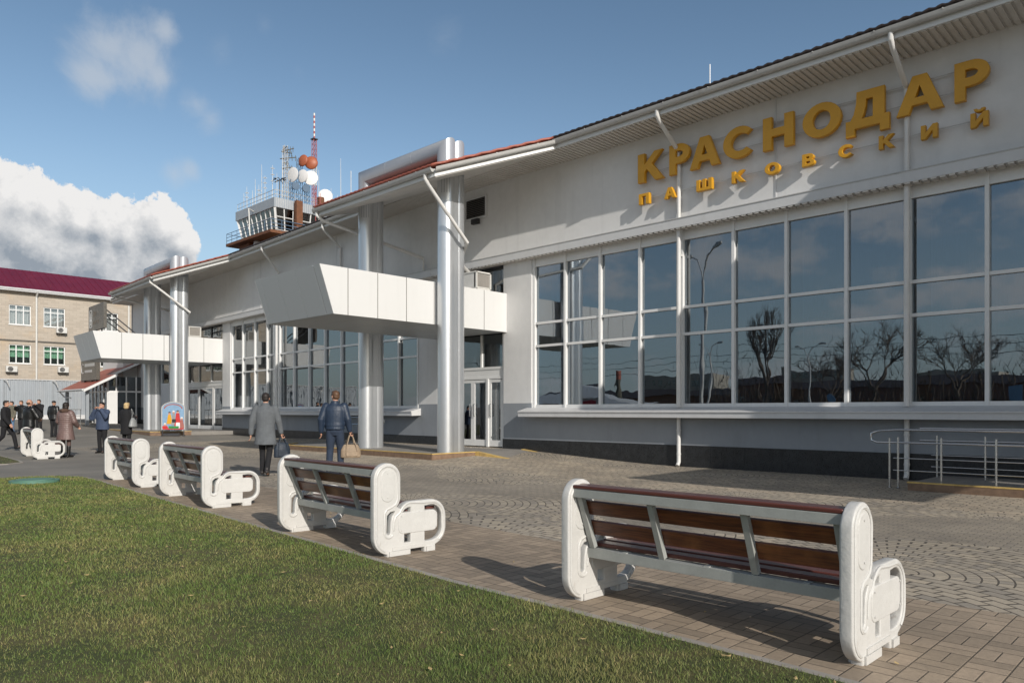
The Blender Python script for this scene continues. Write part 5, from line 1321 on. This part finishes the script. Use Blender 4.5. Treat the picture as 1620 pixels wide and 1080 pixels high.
# ================================================================== people
def blob(name, prims, voxel, mat, smooth=2):
    """prims: ('t', [pts], [radii]) limbs | ('e', centre, radii[, rot]) ellipsoids | ('l', [(centre, rx, ry)]) stacked ellipses; fused into ONE surface"""
    mb = MB()
    for p in prims:
        if p[0] == 't':
            pts = [Vector(q) for q in p[1]]; mb.tube(pts, list(p[2]), 12, flat=p[3] if len(p) > 3 else 1)
            for q, r_ in zip(pts, p[2]): mb.ball(q, r_*.985, 12, 8)
        elif p[0] == 'e': mb.ball(p[1], p[2], 16, 12, rot=p[3] if len(p) > 3 else None)
        elif p[0] == 'l':
            n = 20; b = len(mb.v)
            for c, rx, ry in p[1]:
                for j in range(n): a_ = 2*PI*j/n; mb.v.append((c[0]+rx*math.cos(a_), c[1]+ry*math.sin(a_), c[2]))
            L_ = len(p[1])
            for i in range(L_-1):
                for j in range(n): j2 = (j+1) % n; mb.f.append((b+i*n+j, b+i*n+j2, b+(i+1)*n+j2, b+(i+1)*n+j)); mb.mi.append(0)
            mb.f.append(tuple(b+j for j in range(n-1, -1, -1))); mb.f.append(tuple(b+(L_-1)*n+j for j in range(n))); mb.mi += [0, 0]
    me = bpy.data.meshes.new(name); me.from_pydata(mb.v, [], mb.f); me.update()
    o = bpy.data.objects.new('tmp', me); COL.objects.link(o)
    r_ = o.modifiers.new('r', 'REMESH'); r_.mode = 'VOXEL'; r_.voxel_size = voxel; r_.use_smooth_shade = True
    if smooth: s_ = o.modifiers.new('s', 'SMOOTH'); s_.iterations = smooth; s_.factor = .5
    dg = bpy.context.evaluated_depsgraph_get(); out = bpy.data.meshes.new_from_object(o.evaluated_get(dg)); out.name = name
    bpy.data.objects.remove(o); bpy.data.meshes.remove(me)
    out.materials.clear(); out.materials.append(M[mat]); out.shade_smooth(); return out
def V(*a): return Vector(a)
def person(label, pos, heading, h, pose, wear, voxel=.012, skin='skin'):
    """local frame: x right, y forward, z up, built at 1.75 m and scaled; heading = world direction (x, y) faced"""
    rz = math.atan2(heading[1], heading[0])-PI/2
    t = thing('person', label, 'person', pos, rz); k = h/1.75; t.scale = (k, k, k)
    g = lambda n, d: V(*pose.get(n, d))
    hipL, hipR = V(-.09, 0, .90), V(.09, 0, .90)
    kL, kR = g('kL', (-.10, .02, .50)), g('kR', (.10, .02, .50)); aL, aR = g('aL', (-.10, -.01, .09)), g('aR', (.10, -.01, .09))
    tL, tR = g('tL', (aL.x-.02, aL.y+.17, aL.z-.055)), g('tR', (aR.x+.02, aR.y+.17, aR.z-.055))
    sL, sR = V(-.185, 0, 1.42), V(.185, 0, 1.42)
    eL, eR = g('eL', (-.24, -.03, 1.13)), g('eR', (.24, -.03, 1.13)); wL, wR = g('wL', (-.25, .06, .88)), g('wR', (.25, .06, .88))
    female = wear.get('female', False); sw = .92 if female else 1
    sL.x *= sw; sR.x *= sw
    hd = Matrix.Rotation(R(pose.get('turn', 0)), 3, 'Z') @ Matrix.Rotation(R(pose.get('nod', 0)), 3, 'X')
    hc = V(0, .025, 1.63)
    H = lambda x, y, z: hc+hd @ V(x, y, z)
    P = []
    P += [('l', [((0, 0, .84), .14, .10), ((0, 0, .93), .158, .112), ((0, 0, 1.05), .135, .10), ((0, 0, 1.2), .15, .11), ((0, 0, 1.34), .168, .112), ((0, -.005, 1.43), .15, .088), ((0, 0, 1.475), .07, .062)])]
    for a_, b_, c_ in ((hipL, kL, aL), (hipR, kR, aR)): P.append(('t', [a_, (a_+b_)/2, b_, b_.lerp(c_, .35), c_], [.082, .074, .052, .052, .036]))
    for a_, b_ in ((aL, tL), (aR, tR)): P.append(('t', [a_+V(0, -.03, -.03), b_], [.038, .03]))
    for a_, b_, c_ in ((sL, eL, wL), (sR, eR, wR)): P.append(('t', [a_, b_, c_], [.055, .041, .027]))
    P += [('t', [V(0, -.005, 1.44), H(0, -.015, -.075)], [.058, .053]), ('e', H(0, -.012, .018), (.076, .093, .095), hd), ('e', H(0, .022, -.045), (.056, .066, .062), hd), ('e', H(0, .040, -.082), (.030, .032, .024), hd)]
    P += [('t', [H(0, .082, .018), H(0, .104, -.022)], [.009, .014]), ('e', H(-.076, -.005, -.008), (.010, .018, .030), hd), ('e', H(.076, -.005, -.008), (.010, .018, .030), hd)]
    P += [('e', H(-.030, .070, .030), (.020, .012, .010), hd), ('e', H(.030, .070, .030), (.020, .012, .010), hd)]
    # hands
    for sd, e_, w_ in ((-1, eL, wL), (1, eR, wR)):
        d = (w_-e_).normalized(); pn = pose.get('pL' if sd < 0 else 'pR', None)
        side = V(*pn) if pn else V(0, 1, 0); side = (side-d*side.dot(d)).normalized(); nrm_ = d.cross(side)*(-sd)
        rot = Matrix((side, nrm_, d)).transposed()
        P.append(('e', w_+d*.052, (.040, .016, .050), rot)); P.append(('t', [w_, w_+d*.03], [.026, .026]))
        cu_ = pose.get('cL' if sd < 0 else 'cR', .35)
        for i, ln in enumerate((.068, .078, .073, .056)):
            b0_ = w_+d*.092+side*(.029-.0195*i)
            d1 = (d*math.cos(cu_)-nrm_*math.sin(cu_)*1).normalized(); d2 = (d*math.cos(cu_*2.3)-nrm_*math.sin(cu_*2.3)).normalized(); d3 = (d*math.cos(cu_*3.4)-nrm_*math.sin(cu_*3.4)).normalized()
            p1 = b0_+d1*ln*.45; p2 = p1+d2*ln*.32; p3 = p2+d3*ln*.25
            P.append(('t', [b0_-d*.02, b0_, p1, p2, p3], [.0095, .0095, .009, .0085, .0075]))
        tb = w_+d*.03+side*.034
        P.append(('t', [tb, tb+(side*.7+d*.6-nrm_*.3).normalized()*.035, tb+(side*.5+d*.9-nrm_*.5).normalized()*.065], [.012, .011, .009]))
    hv = min(voxel, .0095)
    body = part('body', blob('body', P, hv, skin, 2), None, t, world=False)
    # eyes, brows, mouth
    mb = MB()
    for sx in (-1, 1): mb.ball(H(sx*.031, .077, .012), (.0125, .008, .007), 8, 6, rot=hd)
    part('eye', mb, 'eye_white', t, world=False)
    mb = MB()
    for sx in (-1, 1): mb.ball(H(sx*.031, .084, .012), (.006, .003, .006), 8, 6, rot=hd)
    part('iris', mb, 'dark', t, world=False)
    mb = MB()
    for sx in (-1, 1): mb.tube([H(sx*.012, .087, .034), H(sx*.032, .086, .040), H(sx*.052, .072, .034)], .0045, 6)
    part('eyebrow', mb, wear['hair_mat'], t, world=False)
    mb = MB(); mb.tube([H(-.024, .078, -.050), H(0, .088, -.047), H(.024, .078, -.050)], [.003, .006, .003], 6); part('lips', mb, 'lip', t, world=False)
    # hair
    hk = wear.get('hair', 'short'); Hh = []
    if hk == 'short': Hh = [('e', H(0, -.022, .034), (.083, .092, .088), hd), ('e', H(0, -.055, -.012), (.074, .052, .066), hd), ('e', H(0, .035, .090), (.062, .042, .026), hd)]
    elif hk == 'balding': Hh = [('e', H(0, -.048, -.004), (.081, .060, .060), hd)]
    elif hk == 'bob': Hh = [('e', H(0, -.022, .034), (.094, .104, .098), hd), ('e', H(0, -.045, -.045), (.094, .072, .085), hd), ('e', H(0, .04, .095), (.07, .05, .03), hd)]
    elif hk == 'cap': Hh = [('e', H(0, -.015, .05), (.088, .104, .075), hd)]
    if Hh: part('hair' if hk != 'cap' else 'cap', blob('hair', Hh, .011, wear['hair_mat'], 2), None, t, world=False)
    # trousers / legs
    if 'legs' in wear:
        f = wear.get('leg_w', 1); Q = [('l', [((0, 0, .80), .10, .085), ((0, -.005, .88), .158*sw, .118), ((0, 0, .96), .158*sw, .118), ((0, 0, 1.04), .145*sw, .112)])]
        for a_, b_, c_ in ((hipL, kL, aL), (hipR, kR, aR)): Q.append(('t', [a_, (a_+b_)/2, b_+V(0, 0, 0), b_.lerp(c_, .5), c_+V(0, 0, -.02)], [.096*f, .088*f, .071*f, .066*f, .062*f]))
        part('trousers', blob('trousers', Q, voxel, wear['legs'], 1), None, t, world=False)
    if 'tights' in wear:
        for a_, b_, c_ in ((hipL, kL, aL), (hipR, kR, aR)): part('stocking', blob('stocking', [('t', [a_+V(0, 0, -.2), b_, b_.lerp(c_, .35), c_], [.08, .056, .056, .04])], .012, wear['tights'], 1), None, t, world=False)
    # shoes
    for a_, b_ in ((aL, tL), (aR, tR)):
        f_ = (b_-a_); f_.z = 0; hl = a_+V(0, -.045, -.045); Q = [('t', [hl, a_+V(0, .03, -.042), b_+V(0, .0, -.005)], [.042, .045, .034]), ('t', [a_+V(0, 0, .01), a_+V(0, -.01, -.03)], [.045, .045])]
        if wear.get('boots'): Q.append(('t', [a_, a_.lerp(kL if a_ is aL else kR, .62)], [.052, .062]))
        part('boot' if wear.get('boots') else 'shoe', blob('shoe', Q, .010, wear.get('shoe', 'leather'), 1), None, t, world=False)
    # upper garment
    hem = wear.get('hem', .86); fl = wear.get('flare', 0); th_ = wear.get('thick', 1.0); quilt = wear.get('quilt')
    prof = [(1.49, .078, .078), (1.455, .125*sw, .095), (1.42, .185*sw, .115), (1.34, .205*sw, .138), (1.22, .195*sw, .142), (1.08, .182*sw, .135), (.98, .188*sw, .142), (.88, .195*sw, .148), (.70, .20*sw+fl*.5, .152+fl*.5), (.50, .205*sw+fl, .155+fl)]
    zs_ = []; z = 1.49
    while z > hem: zs_.append(z); z -= .012
    zs_.append(hem)
    rings = []
    for z in zs_:
        for i in range(len(prof)-1):
            if prof[i+1][0] <= z <= prof[i][0]:
                q = (prof[i][0]-z)/(prof[i][0]-prof[i+1][0]); rx = prof[i][1]+(prof[i+1][1]-prof[i][1])*q; ry = prof[i][2]+(prof[i+1][2]-prof[i][2])*q
        b_ = 1.0
        if quilt and z < 1.42: b_ = 1+.055*abs(math.sin(PI*z/.062))
        if wear.get('gather') and z < hem+.07: b_ = .95
        rings.append(((0, -.004, z), rx*th_*b_, ry*th_*b_))
    Q = [('l', rings)]
    for a_, e_, w_ in ((sL, eL, wL), (sR, eR, wR)):
        ar = wear.get('arm', 1.0); c_ = e_.lerp(w_, .93)
        pts = [a_+V(0, 0, -.01), a_.lerp(e_, .5), e_, e_.lerp(c_, .5), c_]; rs = [.082*ar, .074*ar, .066*ar, .060*ar, .052*ar]
        if quilt:
            pp = []; rr_ = []
            for i in range(25):
                u = i/24*4; j = min(3, int(u)); q = u-j; pp.append(pts[j].lerp(pts[j+1], q)); rr_.append((rs[j]+(rs[j+1]-rs[j])*q)*(.97+.09*abs(math.sin(i*PI/3))))
            pts, rs = pp, rr_
        Q.append(('t', pts, rs))
    if wear.get('collar', True): Q.append(('l', [((0, -.012, 1.44), .10, .085), ((0, -.014, 1.49), .082, .080), ((0, -.014, 1.535), .078, .078)]))
    part(wear.get('top_name', 'jacket'), blob('top', Q, voxel, wear['top'], 1), None, t, world=False)
    if wear.get('fur'):
        part('fur_collar', blob('fur', [('t', [V(-.12, .03, 1.47), V(-.10, -.08, 1.49), V(0, -.13, 1.49), V(.10, -.08, 1.49), V(.12, .03, 1.47)], [.05, .055, .06, .055, .05])], .013, 'fur', 0), None, t, world=False)
    if wear.get('shirt'): part('collar', blob('collar', [('l', [((0, -.008, 1.50), .066, .066), ((0, -.01, 1.55), .062, .062)])], .01, wear['shirt'], 1), None, t, world=False)
    return t, rz, k
def gxy(px, Z):
    t_ = (px-810)/F; p = CAM+(FW+RT*t_)*Z; return p.x, p.y
def place(px, Z): x, y = gxy(px, Z); return (x, y, zg(x, y))
fwd2 = (FW.x, FW.y)
def rot2(v, deg): a_ = R(deg); return (v[0]*math.cos(a_)-v[1]*math.sin(a_), v[0]*math.sin(a_)+v[1]*math.cos(a_))
# grey coat man, walking away with a blue bag in his right hand
p1 = place(420, 16.1)
t1, r1, k1 = person('man in a long grey coat walking away with a dark blue bag', p1, rot2(fwd2, 8), 1.80,
    dict(kL=(-.08, .12, .50), aL=(-.07, .04, .12), tL=(-.08, .20, .06), kR=(.07, .05, .50), aR=(.06, -.16, .15), tR=(.06, -.05, .035), eR=(.27, -.02, 1.14), wR=(.31, .05, .90), eL=(-.27, -.04, 1.14), wL=(-.29, -.02, .88), cR=.75, turn=4),
    dict(hair='short', hair_mat='hair_dark', legs='cloth_black', top='coat_grey', top_name='coat', hem=.66, flare=.035, arm=1.02, shoe='shoe_brown', thick=1.04, leg_w=.88), .012)
p2 = place(530, 16.7)
t2, r2, k2 = person('man in a dark blue jacket and jeans carrying a tan travel bag', p2, rot2(fwd2, 4), 1.86,
    dict(kL=(-.11, .05, .50), aL=(-.12, -.04, .10), kR=(.10, .10, .50), aR=(.11, .06, .09), eR=(.27, -.02, 1.14), wR=(.30, .05, .90), eL=(-.28, -.05, 1.14), wL=(-.29, .02, .88), cR=.8, turn=38),
    dict(hair='short', hair_mat='hair_brown', legs='jeans', top='jacket_navy', hem=.93, gather=True, arm=1.12, thick=1.12, shoe='shoe_brown', leg_w=1.06), .012)
def bag(name, label, holder, rz, k, hand, mat, W_, H_, D_, strap, yaw=0, cat='bag', drop=.26):
    hw = Vector(holder)+Matrix.Rotation(rz, 3, 'Z') @ (V(*hand)*k)
    t = thing(name, label, cat, (hw.x, hw.y, hw.z-drop-H_), rz+yaw)
    n = 20; prims = [('l', [((0, 0, 0), W_*.47, D_*.42), ((0, 0, .02), W_*.5, D_*.5), ((0, 0, H_*.55), W_*.49, D_*.47), ((0, 0, H_*.85), W_*.40, D_*.28), ((0, 0, H_), W_*.33, D_*.10)])]
    part('bag_body', blob('bag', prims, .011, mat, 1), None, t, world=False)
    for sy in (-1, 1):
        mb = MB(); q = H_*.62
        mb.tube([(-W_*.27, sy*D_*.44, q*.8), (-W_*.22, sy*D_*.34, H_*.92), (-.03, sy*.012, H_+drop-.015), (.03, sy*.012, H_+drop-.015), (W_*.22, sy*D_*.34, H_*.92), (W_*.27, sy*D_*.44, q*.8)], .011, 6); part('handle', mb, strap, t, world=False)
    mb = MB(); mb.box(-W_*.28, W_*.28, -D_*.54, -D_*.44, H_*.12, H_*.45); part('pocket', mb, mat, t, world=False, bevel=.01)
    mb = MB(); mb.tube([(-W_*.34, 0, H_*1.0), (W_*.34, 0, H_*1.0)], .008, 6); part('zip', mb, 'dark_metal', t, world=False)
    return t
bag('holdall', 'tan travel bag with twin handles hanging from the right hand of the man in jeans', p2, r2, k2, (.315, .08, .82), 'bag_tan', .46, .30, .24, 'bag_tan', R(20), drop=.22)
bag('shoulder_bag', 'dark blue bag hanging beside the man in the grey coat', p1, r1, k1, (.325, .08, .82), 'bag_blue', .36, .33, .16, 'bag_blue', R(25), drop=.12)
# man in blue jacket facing the camera, hands at his face
p3 = place(162, 24.9)
person('man in a soft navy jacket facing the camera and holding a phone up', p3, rot2((-fwd2[0], -fwd2[1]), -10), 1.70,
    dict(kL=(-.09, .02, .5), eR=(.30, .12, 1.22), wR=(.12, .20, 1.50), eL=(-.26, .16, 1.25), wL=(-.09, .18, 1.50), nod=-8, cL=.9, cR=.9),
    dict(hair='short', hair_mat='hair_dark', legs='cloth_black', top='navy_soft', hem=.80, arm=1.18, thick=1.16), .014)
p4 = place(200, 26.2)
t4, r4, k4 = person('blond woman in a long black coat seen from behind with a grey shoulder bag', p4, rot2(fwd2, -12), 1.68,
    dict(eR=(.26, .05, 1.15), wR=(.20, .22, 1.22), eL=(-.25, .0, 1.13), wL=(-.24, .10, .92)),
    dict(female=True, hair='bob', hair_mat='hair_blond', legs='cloth_black', top='cloth_black', top_name='coat', hem=.60, flare=.01, arm=1.15, thick=1.10, boots=True), .014)
sb = thing('shoulder_bag', 'pale grey handbag on the right shoulder of the blond woman', 'bag', (p4[0], p4[1], p4[2]+.85), r4)
mb = MB(); 
sb_b = blob('b', [('l', [((.29, -.03, -.02), .10, .17), ((.29, -.03, .02), .11, .18), ((.29, -.02, .20), .08, .13), ((.28, -.01, .30), .03, .08)])], .012, 'bag_grey', 1); part('bag_body', sb_b, None, sb, world=False)
for sy in (-.07, .05): mb = MB(); mb.tube([(.29, sy-.02, .26), (.27, sy*.6, .45), (.20, 0, .62)], .010, 6); part('strap', mb, 'bag_grey', sb, world=False)
p5 = place(104, 22.6)
person('woman in a knee length quilted brown coat with a fur collar seen from behind', p5, rot2(fwd2, -6), 1.66,
    dict(eR=(.27, .03, 1.14), wR=(.25, .20, 1.0), eL=(-.27, .03, 1.14), wL=(-.24, .20, 1.0)),
    dict(female=True, hair='bob', hair_mat='hair_dark', tights='tights', top='puffer', top_name='quilted_coat', hem=.56, flare=.045, arm=1.3, thick=1.22, boots=True, quilt=True, fur=True), .012)
p6 = place(9, 26.4)
person('man in black striding past the far bench at the left edge of the picture', p6, rot2(fwd2, -75), 1.78,
    dict(kL=(-.09, .22, .52), aL=(-.09, .30, .14), tL=(-.09, .46, .11), kR=(.09, -.06, .50), aR=(.09, -.34, .20), tR=(.09, -.24, .06), eR=(.26, .06, 1.14), wR=(.25, .2, .93)),
    dict(hair='short', hair_mat='hair_dark', legs='cloth_black', top='cloth_black', hem=.84, arm=1.1, thick=1.08), .014)
p7 = place(46, 25.6)
person('balding man in a black leather jacket standing behind the far bench', p7, rot2(fwd2, -25), 1.80,
    dict(eR=(.28, .1, 1.16), wR=(.12, .26, 1.1), eL=(-.28, .1, 1.16), wL=(-.12, .26, 1.1)),
    dict(hair='balding', hair_mat='hair_brown', legs='cloth_black', top='leather', hem=.82, arm=1.15, thick=1.12), .014)
GB = 'travellers standing in the distance near the fence'
for px, Z, hd_, lb, wr, ps in (
    (19, 37, 150, 'distant person in an olive jacket and light jeans near the left edge', dict(hair='short', hair_mat='hair_dark', legs='jeans_light', top='olive', hem=.84, arm=1.1, thick=1.1), dict(eR=(.27, .1, 1.2), wR=(.10, .2, 1.42), cR=.9)),
    (34, 37, 165, 'distant person in a dark jacket with raised phone, left of the balding man', dict(hair='short', hair_mat='hair_brown', legs='cloth_black', top='leather', hem=.80, arm=1.1, thick=1.12), dict(eR=(.28, .14, 1.22), wR=(.08, .28, 1.44), cR=.9)),
    (62, 37, 170, 'distant person in black holding a camera up, right of the balding man', dict(hair='short', hair_mat='hair_dark', legs='cloth_black', top='cloth_black', hem=.82, arm=1.1, thick=1.1), dict(eR=(.28, .14, 1.2), wR=(.08, .26, 1.46), eL=(-.28, .14, 1.2), wL=(-.08, .26, 1.46), cR=.9, cL=.9)),
    (85, 34.0, -10, 'distant person in a glossy black jacket behind the woman in the quilted coat', dict(hair='cap', hair_mat='hair_dark', legs='cloth_black', top='leather', hem=.84, arm=1.25, thick=1.2), {})):
    person(lb, place(px, Z), rot2(fwd2, hd_), 1.66, ps, wr, .016)

# ================================================================== what stands across the square (seen in the glazing)
def bare_tree(name, label, loc, H_, spread, seed, mat='bark', group='leafless trees across the square', poplar=False, leaf=None):
    rr = random.Random(seed); t = thing(name, label, 'tree', loc, 0, group)
    tr = MB(); cr = MB(); lf = MB()
    def grow(p, d, L_, r_, lvl):
        q = p+d*L_; mid = p.lerp(q, .5)+Vector((rr.uniform(-1, 1), rr.uniform(-1, 1), 0))*L_*.06
        (tr if lvl <= 1 else cr).tube([p, mid, q], [r_, r_*.85, r_*.68], 6 if lvl < 2 else 3, caps=False) if lvl < 6 or True else None
        if lvl >= 6 or L_ < .22: return
        n = rr.choice((2, 3, 3)) if lvl > 0 else 4
        for i in range(n):
            a_ = rr.uniform(0, 2*PI); k = (.28 if poplar else rr.uniform(.45, .95))*spread
            dn = (d+Vector((math.cos(a_)*k, math.sin(a_)*k, rr.uniform(-.05, .35)))).normalized()
            grow(q if i else q, dn, L_*rr.uniform(.62, .82), r_*.62, lvl+1)
            if lvl >= 2:
                dn2 = (d+Vector((rr.uniform(-1, 1), rr.uniform(-1, 1), rr.uniform(-.2, .6)))).normalized(); grow(mid, dn2, L_*.5, r_*.4, lvl+2)
    grow(Vector(loc), Vector((0, 0, 1)), H_*.27, H_*.016, 0)
    part('trunk', tr, mat, t, smooth=60); part('crown', cr, 'bark', t, smooth=0)
tl = [(-22, -74, 12, 1.0, 'broad leafless tree across the square mirrored right of the second downpipe'), (-29, -70, 13.5, 1.05, 'tallest leafless tree across the square mirrored in the fourth glass field from the right'),
      (-36, -76, 11.5, 1.0, 'leafless tree across the square mirrored left of the tallest one'), (-12, -70, 9.5, 1.0, 'smaller leafless tree across the square mirrored at the right picture edge'), (-16.5, -80, 11, 1.0, 'leafless tree across the square mirrored between the small and the broad one'), (-7, -76, 11, 1.0, 'leafless tree across the square beyond the right end of the glazing')]
for i, (x, y, h, sp, lb) in enumerate(tl): bare_tree('leafless_tree', lb, (x, y, 0), h, sp, 20+i)
bare_tree('poplar_tree', 'narrow upright poplar across the square mirrored beside two pale poles', (-44, -76, 0), 15, .8, 5, poplar=True, group=None)
# street lamps
def street_lamp(label, loc, rz, H_):
    t = thing('street_lamp', label, 'street lamp', loc, rz, 'double armed street lamps across the square')
    mb = MB(); mb.tube([(0, 0, 0), (0, 0, 1.2), (0, 0, H_*.85)], [.13, .11, .07], 12); part('post', mb, 'pipe', t, world=False)
    mb = MB(); mb.tube([(0, 0, 0), (0, 0, .25)], .22, 12); part('base', mb, 'concrete', t, world=False)
    for s in (-1, 1):
        mb = MB(); mb.tube([(0, 0, H_*.84), (s*.15, 0, H_*.90), (s*.6, 0, H_*.97), (s*1.2, 0, H_)], .035, 8); part('arm', mb, 'pipe', t, world=False)
        mb = MB(); mb.tube([(s*1.15, 0, H_), (s*1.45, 0, H_+.04), (s*1.95, 0, H_+.08)], [.06, .12, .06], 10, flat=.6); part('lamp_head', mb, 'ac_white', t, world=False)
street_lamp('near double armed street lamp mirrored in the fifth glass field', (-18.6, -15.6, .02), R(35), 9.0)
street_lamp('farther double armed street lamp across the square mirrored low in the fifth field', (-38, -51, 0), R(20), 8.6)
street_lamp('farthest double armed street lamp across the square beside the poplar', (-33, -62, 0), R(10), 8.4)
# low brown hall, pavilion tents, flats
t = thing('low_hall', 'long low brown building across the square mirrored along the bottom of the glazing', 'building', (-62, -96, 0))
mb = MB(); mb.box(-100, -12, -102, -96, 0, 4.9); part('wall', mb, 'brown_far', t)
mb = MB(); mb.add([(-101, -95.4, 4.9), (-11, -95.4, 4.9), (-11, -99, 6.1), (-101, -99, 6.1), (-101, -102.6, 4.9), (-11, -102.6, 4.9)], [(0, 1, 2, 3), (3, 2, 5, 4), (0, 3, 4), (1, 5, 2), (0, 4, 5, 1)]); part('roof', mb, 'roof_dark', t, smooth=0)
for i in range(20): mb = MB(); x = -96+i*4.2; mb.box(x, x+1.6, -95.98, -95.9, 1.4, 3.0); part('window', mb, 'glass_dark', t)
t = thing('market_tent', 'white pitched pavilion with a red banner across the square', 'tent', (-60, -56, 0))
mb = MB(); mb.box(-70, -50, -60, -54, 0, 2.7); part('side', mb, 'ac_white', t)
mb = MB(); mb.add([(-70.5, -53.6, 2.7), (-49.5, -53.6, 2.7), (-49.5, -60.4, 2.7), (-70.5, -60.4, 2.7), (-60, -57, 4.6)], [(0, 1, 4), (1, 2, 4), (2, 3, 4), (3, 0, 4), (0, 3, 2, 1)]); part('canvas_roof', mb, 'panel_white', t, smooth=0)
mb = MB(); mb.box(-59.5, -54.5, -53.98, -53.9, 1.3, 2.4); part('banner', mb, 'red', t)
for i, (x, y, w_, h) in enumerate(((-112, -165, 22, 13), (-78, -172, 14, 12), (-48, -176, 18, 10))):
    t = thing('apartment_block', ('pale flats far across the square, the largest of three', 'pale flats far across the square, the middle one', 'pale flats far across the square, the lowest one')[i], 'apartment building', (x, y, 0), 0, 'pale flats across the square')
    mb = MB(); mb.box(x-w_/2, x+w_/2, y-10, y, 0, h); part('wall', mb, 'plaster_far', t)
    for k in range(int(w_/2.6)):
        for f_ in range(int(h/3)): mb = MB(); xx = x-w_/2+1+k*2.6; mb.box(xx, xx+1.3, y, y+.06, 1+f_*3, 2.5+f_*3); part('window', mb, 'glass_dark', t)
for i, (x, y, lb) in enumerate(((-24.5, -46, 'round blue road sign on a grey post across the square'), (-10.5, -40, 'square blue road sign on a grey post across the square'))):
    t = thing('road_sign', lb, 'road sign', (x, y, 0)); mb = MB(); mb.tube([(x, y, 0), (x, y, 3.0)], .035, 8); part('post', mb, 'steel', t)
    mb = MB()
    if i == 0: mb.tube([(x, y+.05, 2.6), (x, y+.08, 2.6)], .35, 20)
    else: mb.box(x-.35, x+.35, y+.04, y+.07, 2.1, 3.0)
    part('plate', mb, 'sky_blue', t)
t = thing('brick_chimney', 'short striped chimney with a red top across the square', 'chimney', (-74, -84, 0))
mb = MB(); mb.tube([(-74, -84, 0), (-74, -84, 7.2)], [.6, .5], 16); part('stack', mb, 'olive', t); mb = MB(); mb.tube([(-74, -84, 7.2), (-74, -84, 8.8)], [.52, .48], 16); part('cap', mb, 'roof_red', t)
t = thing('power_line', 'sagging power lines on pale poles across the square', 'power line', (-45, -66, 0))
for x in (-92, -47.5, -46.4, -3): mb = MB(); mb.tube([(x, -66, 0), (x, -66, 9.2)], [.16, .10], 8); part('pole', mb, 'pipe', t)
for z in (9.0, 8.2, 7.4):
    mb = MB()
    for x0, x1 in ((-92, -47), (-47, -3)): mb.tube([(x0+(x1-x0)*i/8, -66, z-.6*4*(i/8)*(1-i/8)) for i in range(9)], .025, 4)
    part('wire', mb, 'dark', t)
# hedge of far woodland closing the view behind
mb = MB(); rr = random.Random(9)
for i in range(2600):
    x = rr.uniform(-60, 45); y = -rr.uniform(84, 92); z = abs(rr.gauss(0, 2.4)); h = rr.uniform(.5, 1.6)
    a_ = rr.uniform(0, 2*PI); dx, dy = math.cos(a_)*.05, math.sin(a_)*.05
    mb.add([(x-dx, y-dy, z), (x+dx, y+dy, z), (x+rr.uniform(-.6, .6), y, z+h)], [(0, 1, 2)])
    mb.add([(x, y, z), (x+.2, y+.1, z+.15), (x-.1, y, z+.3)], [(0, 1, 2)])
for i in range(160):
    x = -60+i*.66; mb.tube([(x, -88, 0), (x+rr.uniform(-.5, .5), -88, rr.uniform(3, 6))], .07, 4)
for i in range(5200):
    x = rr.uniform(-58, 30); y = -rr.uniform(71, 80); z = abs(rr.gauss(0, 3.0+.9*math.sin(x*.35))); a_ = rr.uniform(0, 2*PI); q = rr.uniform(.02, .04); L_ = rr.uniform(.6, 1.7)
    mb.add([(x-q, y, z), (x+q, y, z), (x+math.cos(a_)*L_*.6, y+math.sin(a_)*.3, z+L_)], [(0, 1, 2)])
    if z < 2.2: mb.add([(x, y, z), (x+.22, y+.1, z+.1), (x-.05, y, z+.25)], [(0, 1, 2)])
o = struct('woodland', mb, 'bark', kind='stuff', smooth=0); o['label'] = 'brown leafless thicket along the far side of the square'; o['category'] = 'woodland'

# fallen leaves scattered on lawn and paving
rr = random.Random(31); mb = MB()
for i in range(230):
    x = rr.uniform(-17.5, 1.0); y = rr.gauss(-13.2, 1.6) if i % 3 else rr.uniform(-15.8, -12.7)
    if y > -8.5 or y < -16.2: continue
    on = inpoly(x, y, EDGE); z = zg(x, y)+(.052 if on else .008); r_ = rr.uniform(.008, .02); a_ = rr.uniform(0, 2*PI); c_, s_ = math.cos(a_)*r_, math.sin(a_)*r_
    mb.add([(x+c_*1.3, y+s_*1.3, z+rr.uniform(0, .012)), (x-s_*.7, y+c_*.7, z+.004), (x-c_*1.3, y-s_*1.3, z+rr.uniform(0, .012)), (x+s_*.7, y-c_*.7, z+.002)], [(0, 1, 2, 3)])
o = struct('fallen_leaves', mb, 'straw', kind='stuff', smooth=0); o['label'] = 'small dry leaves scattered on lawn and paving'; o['category'] = 'leaves'
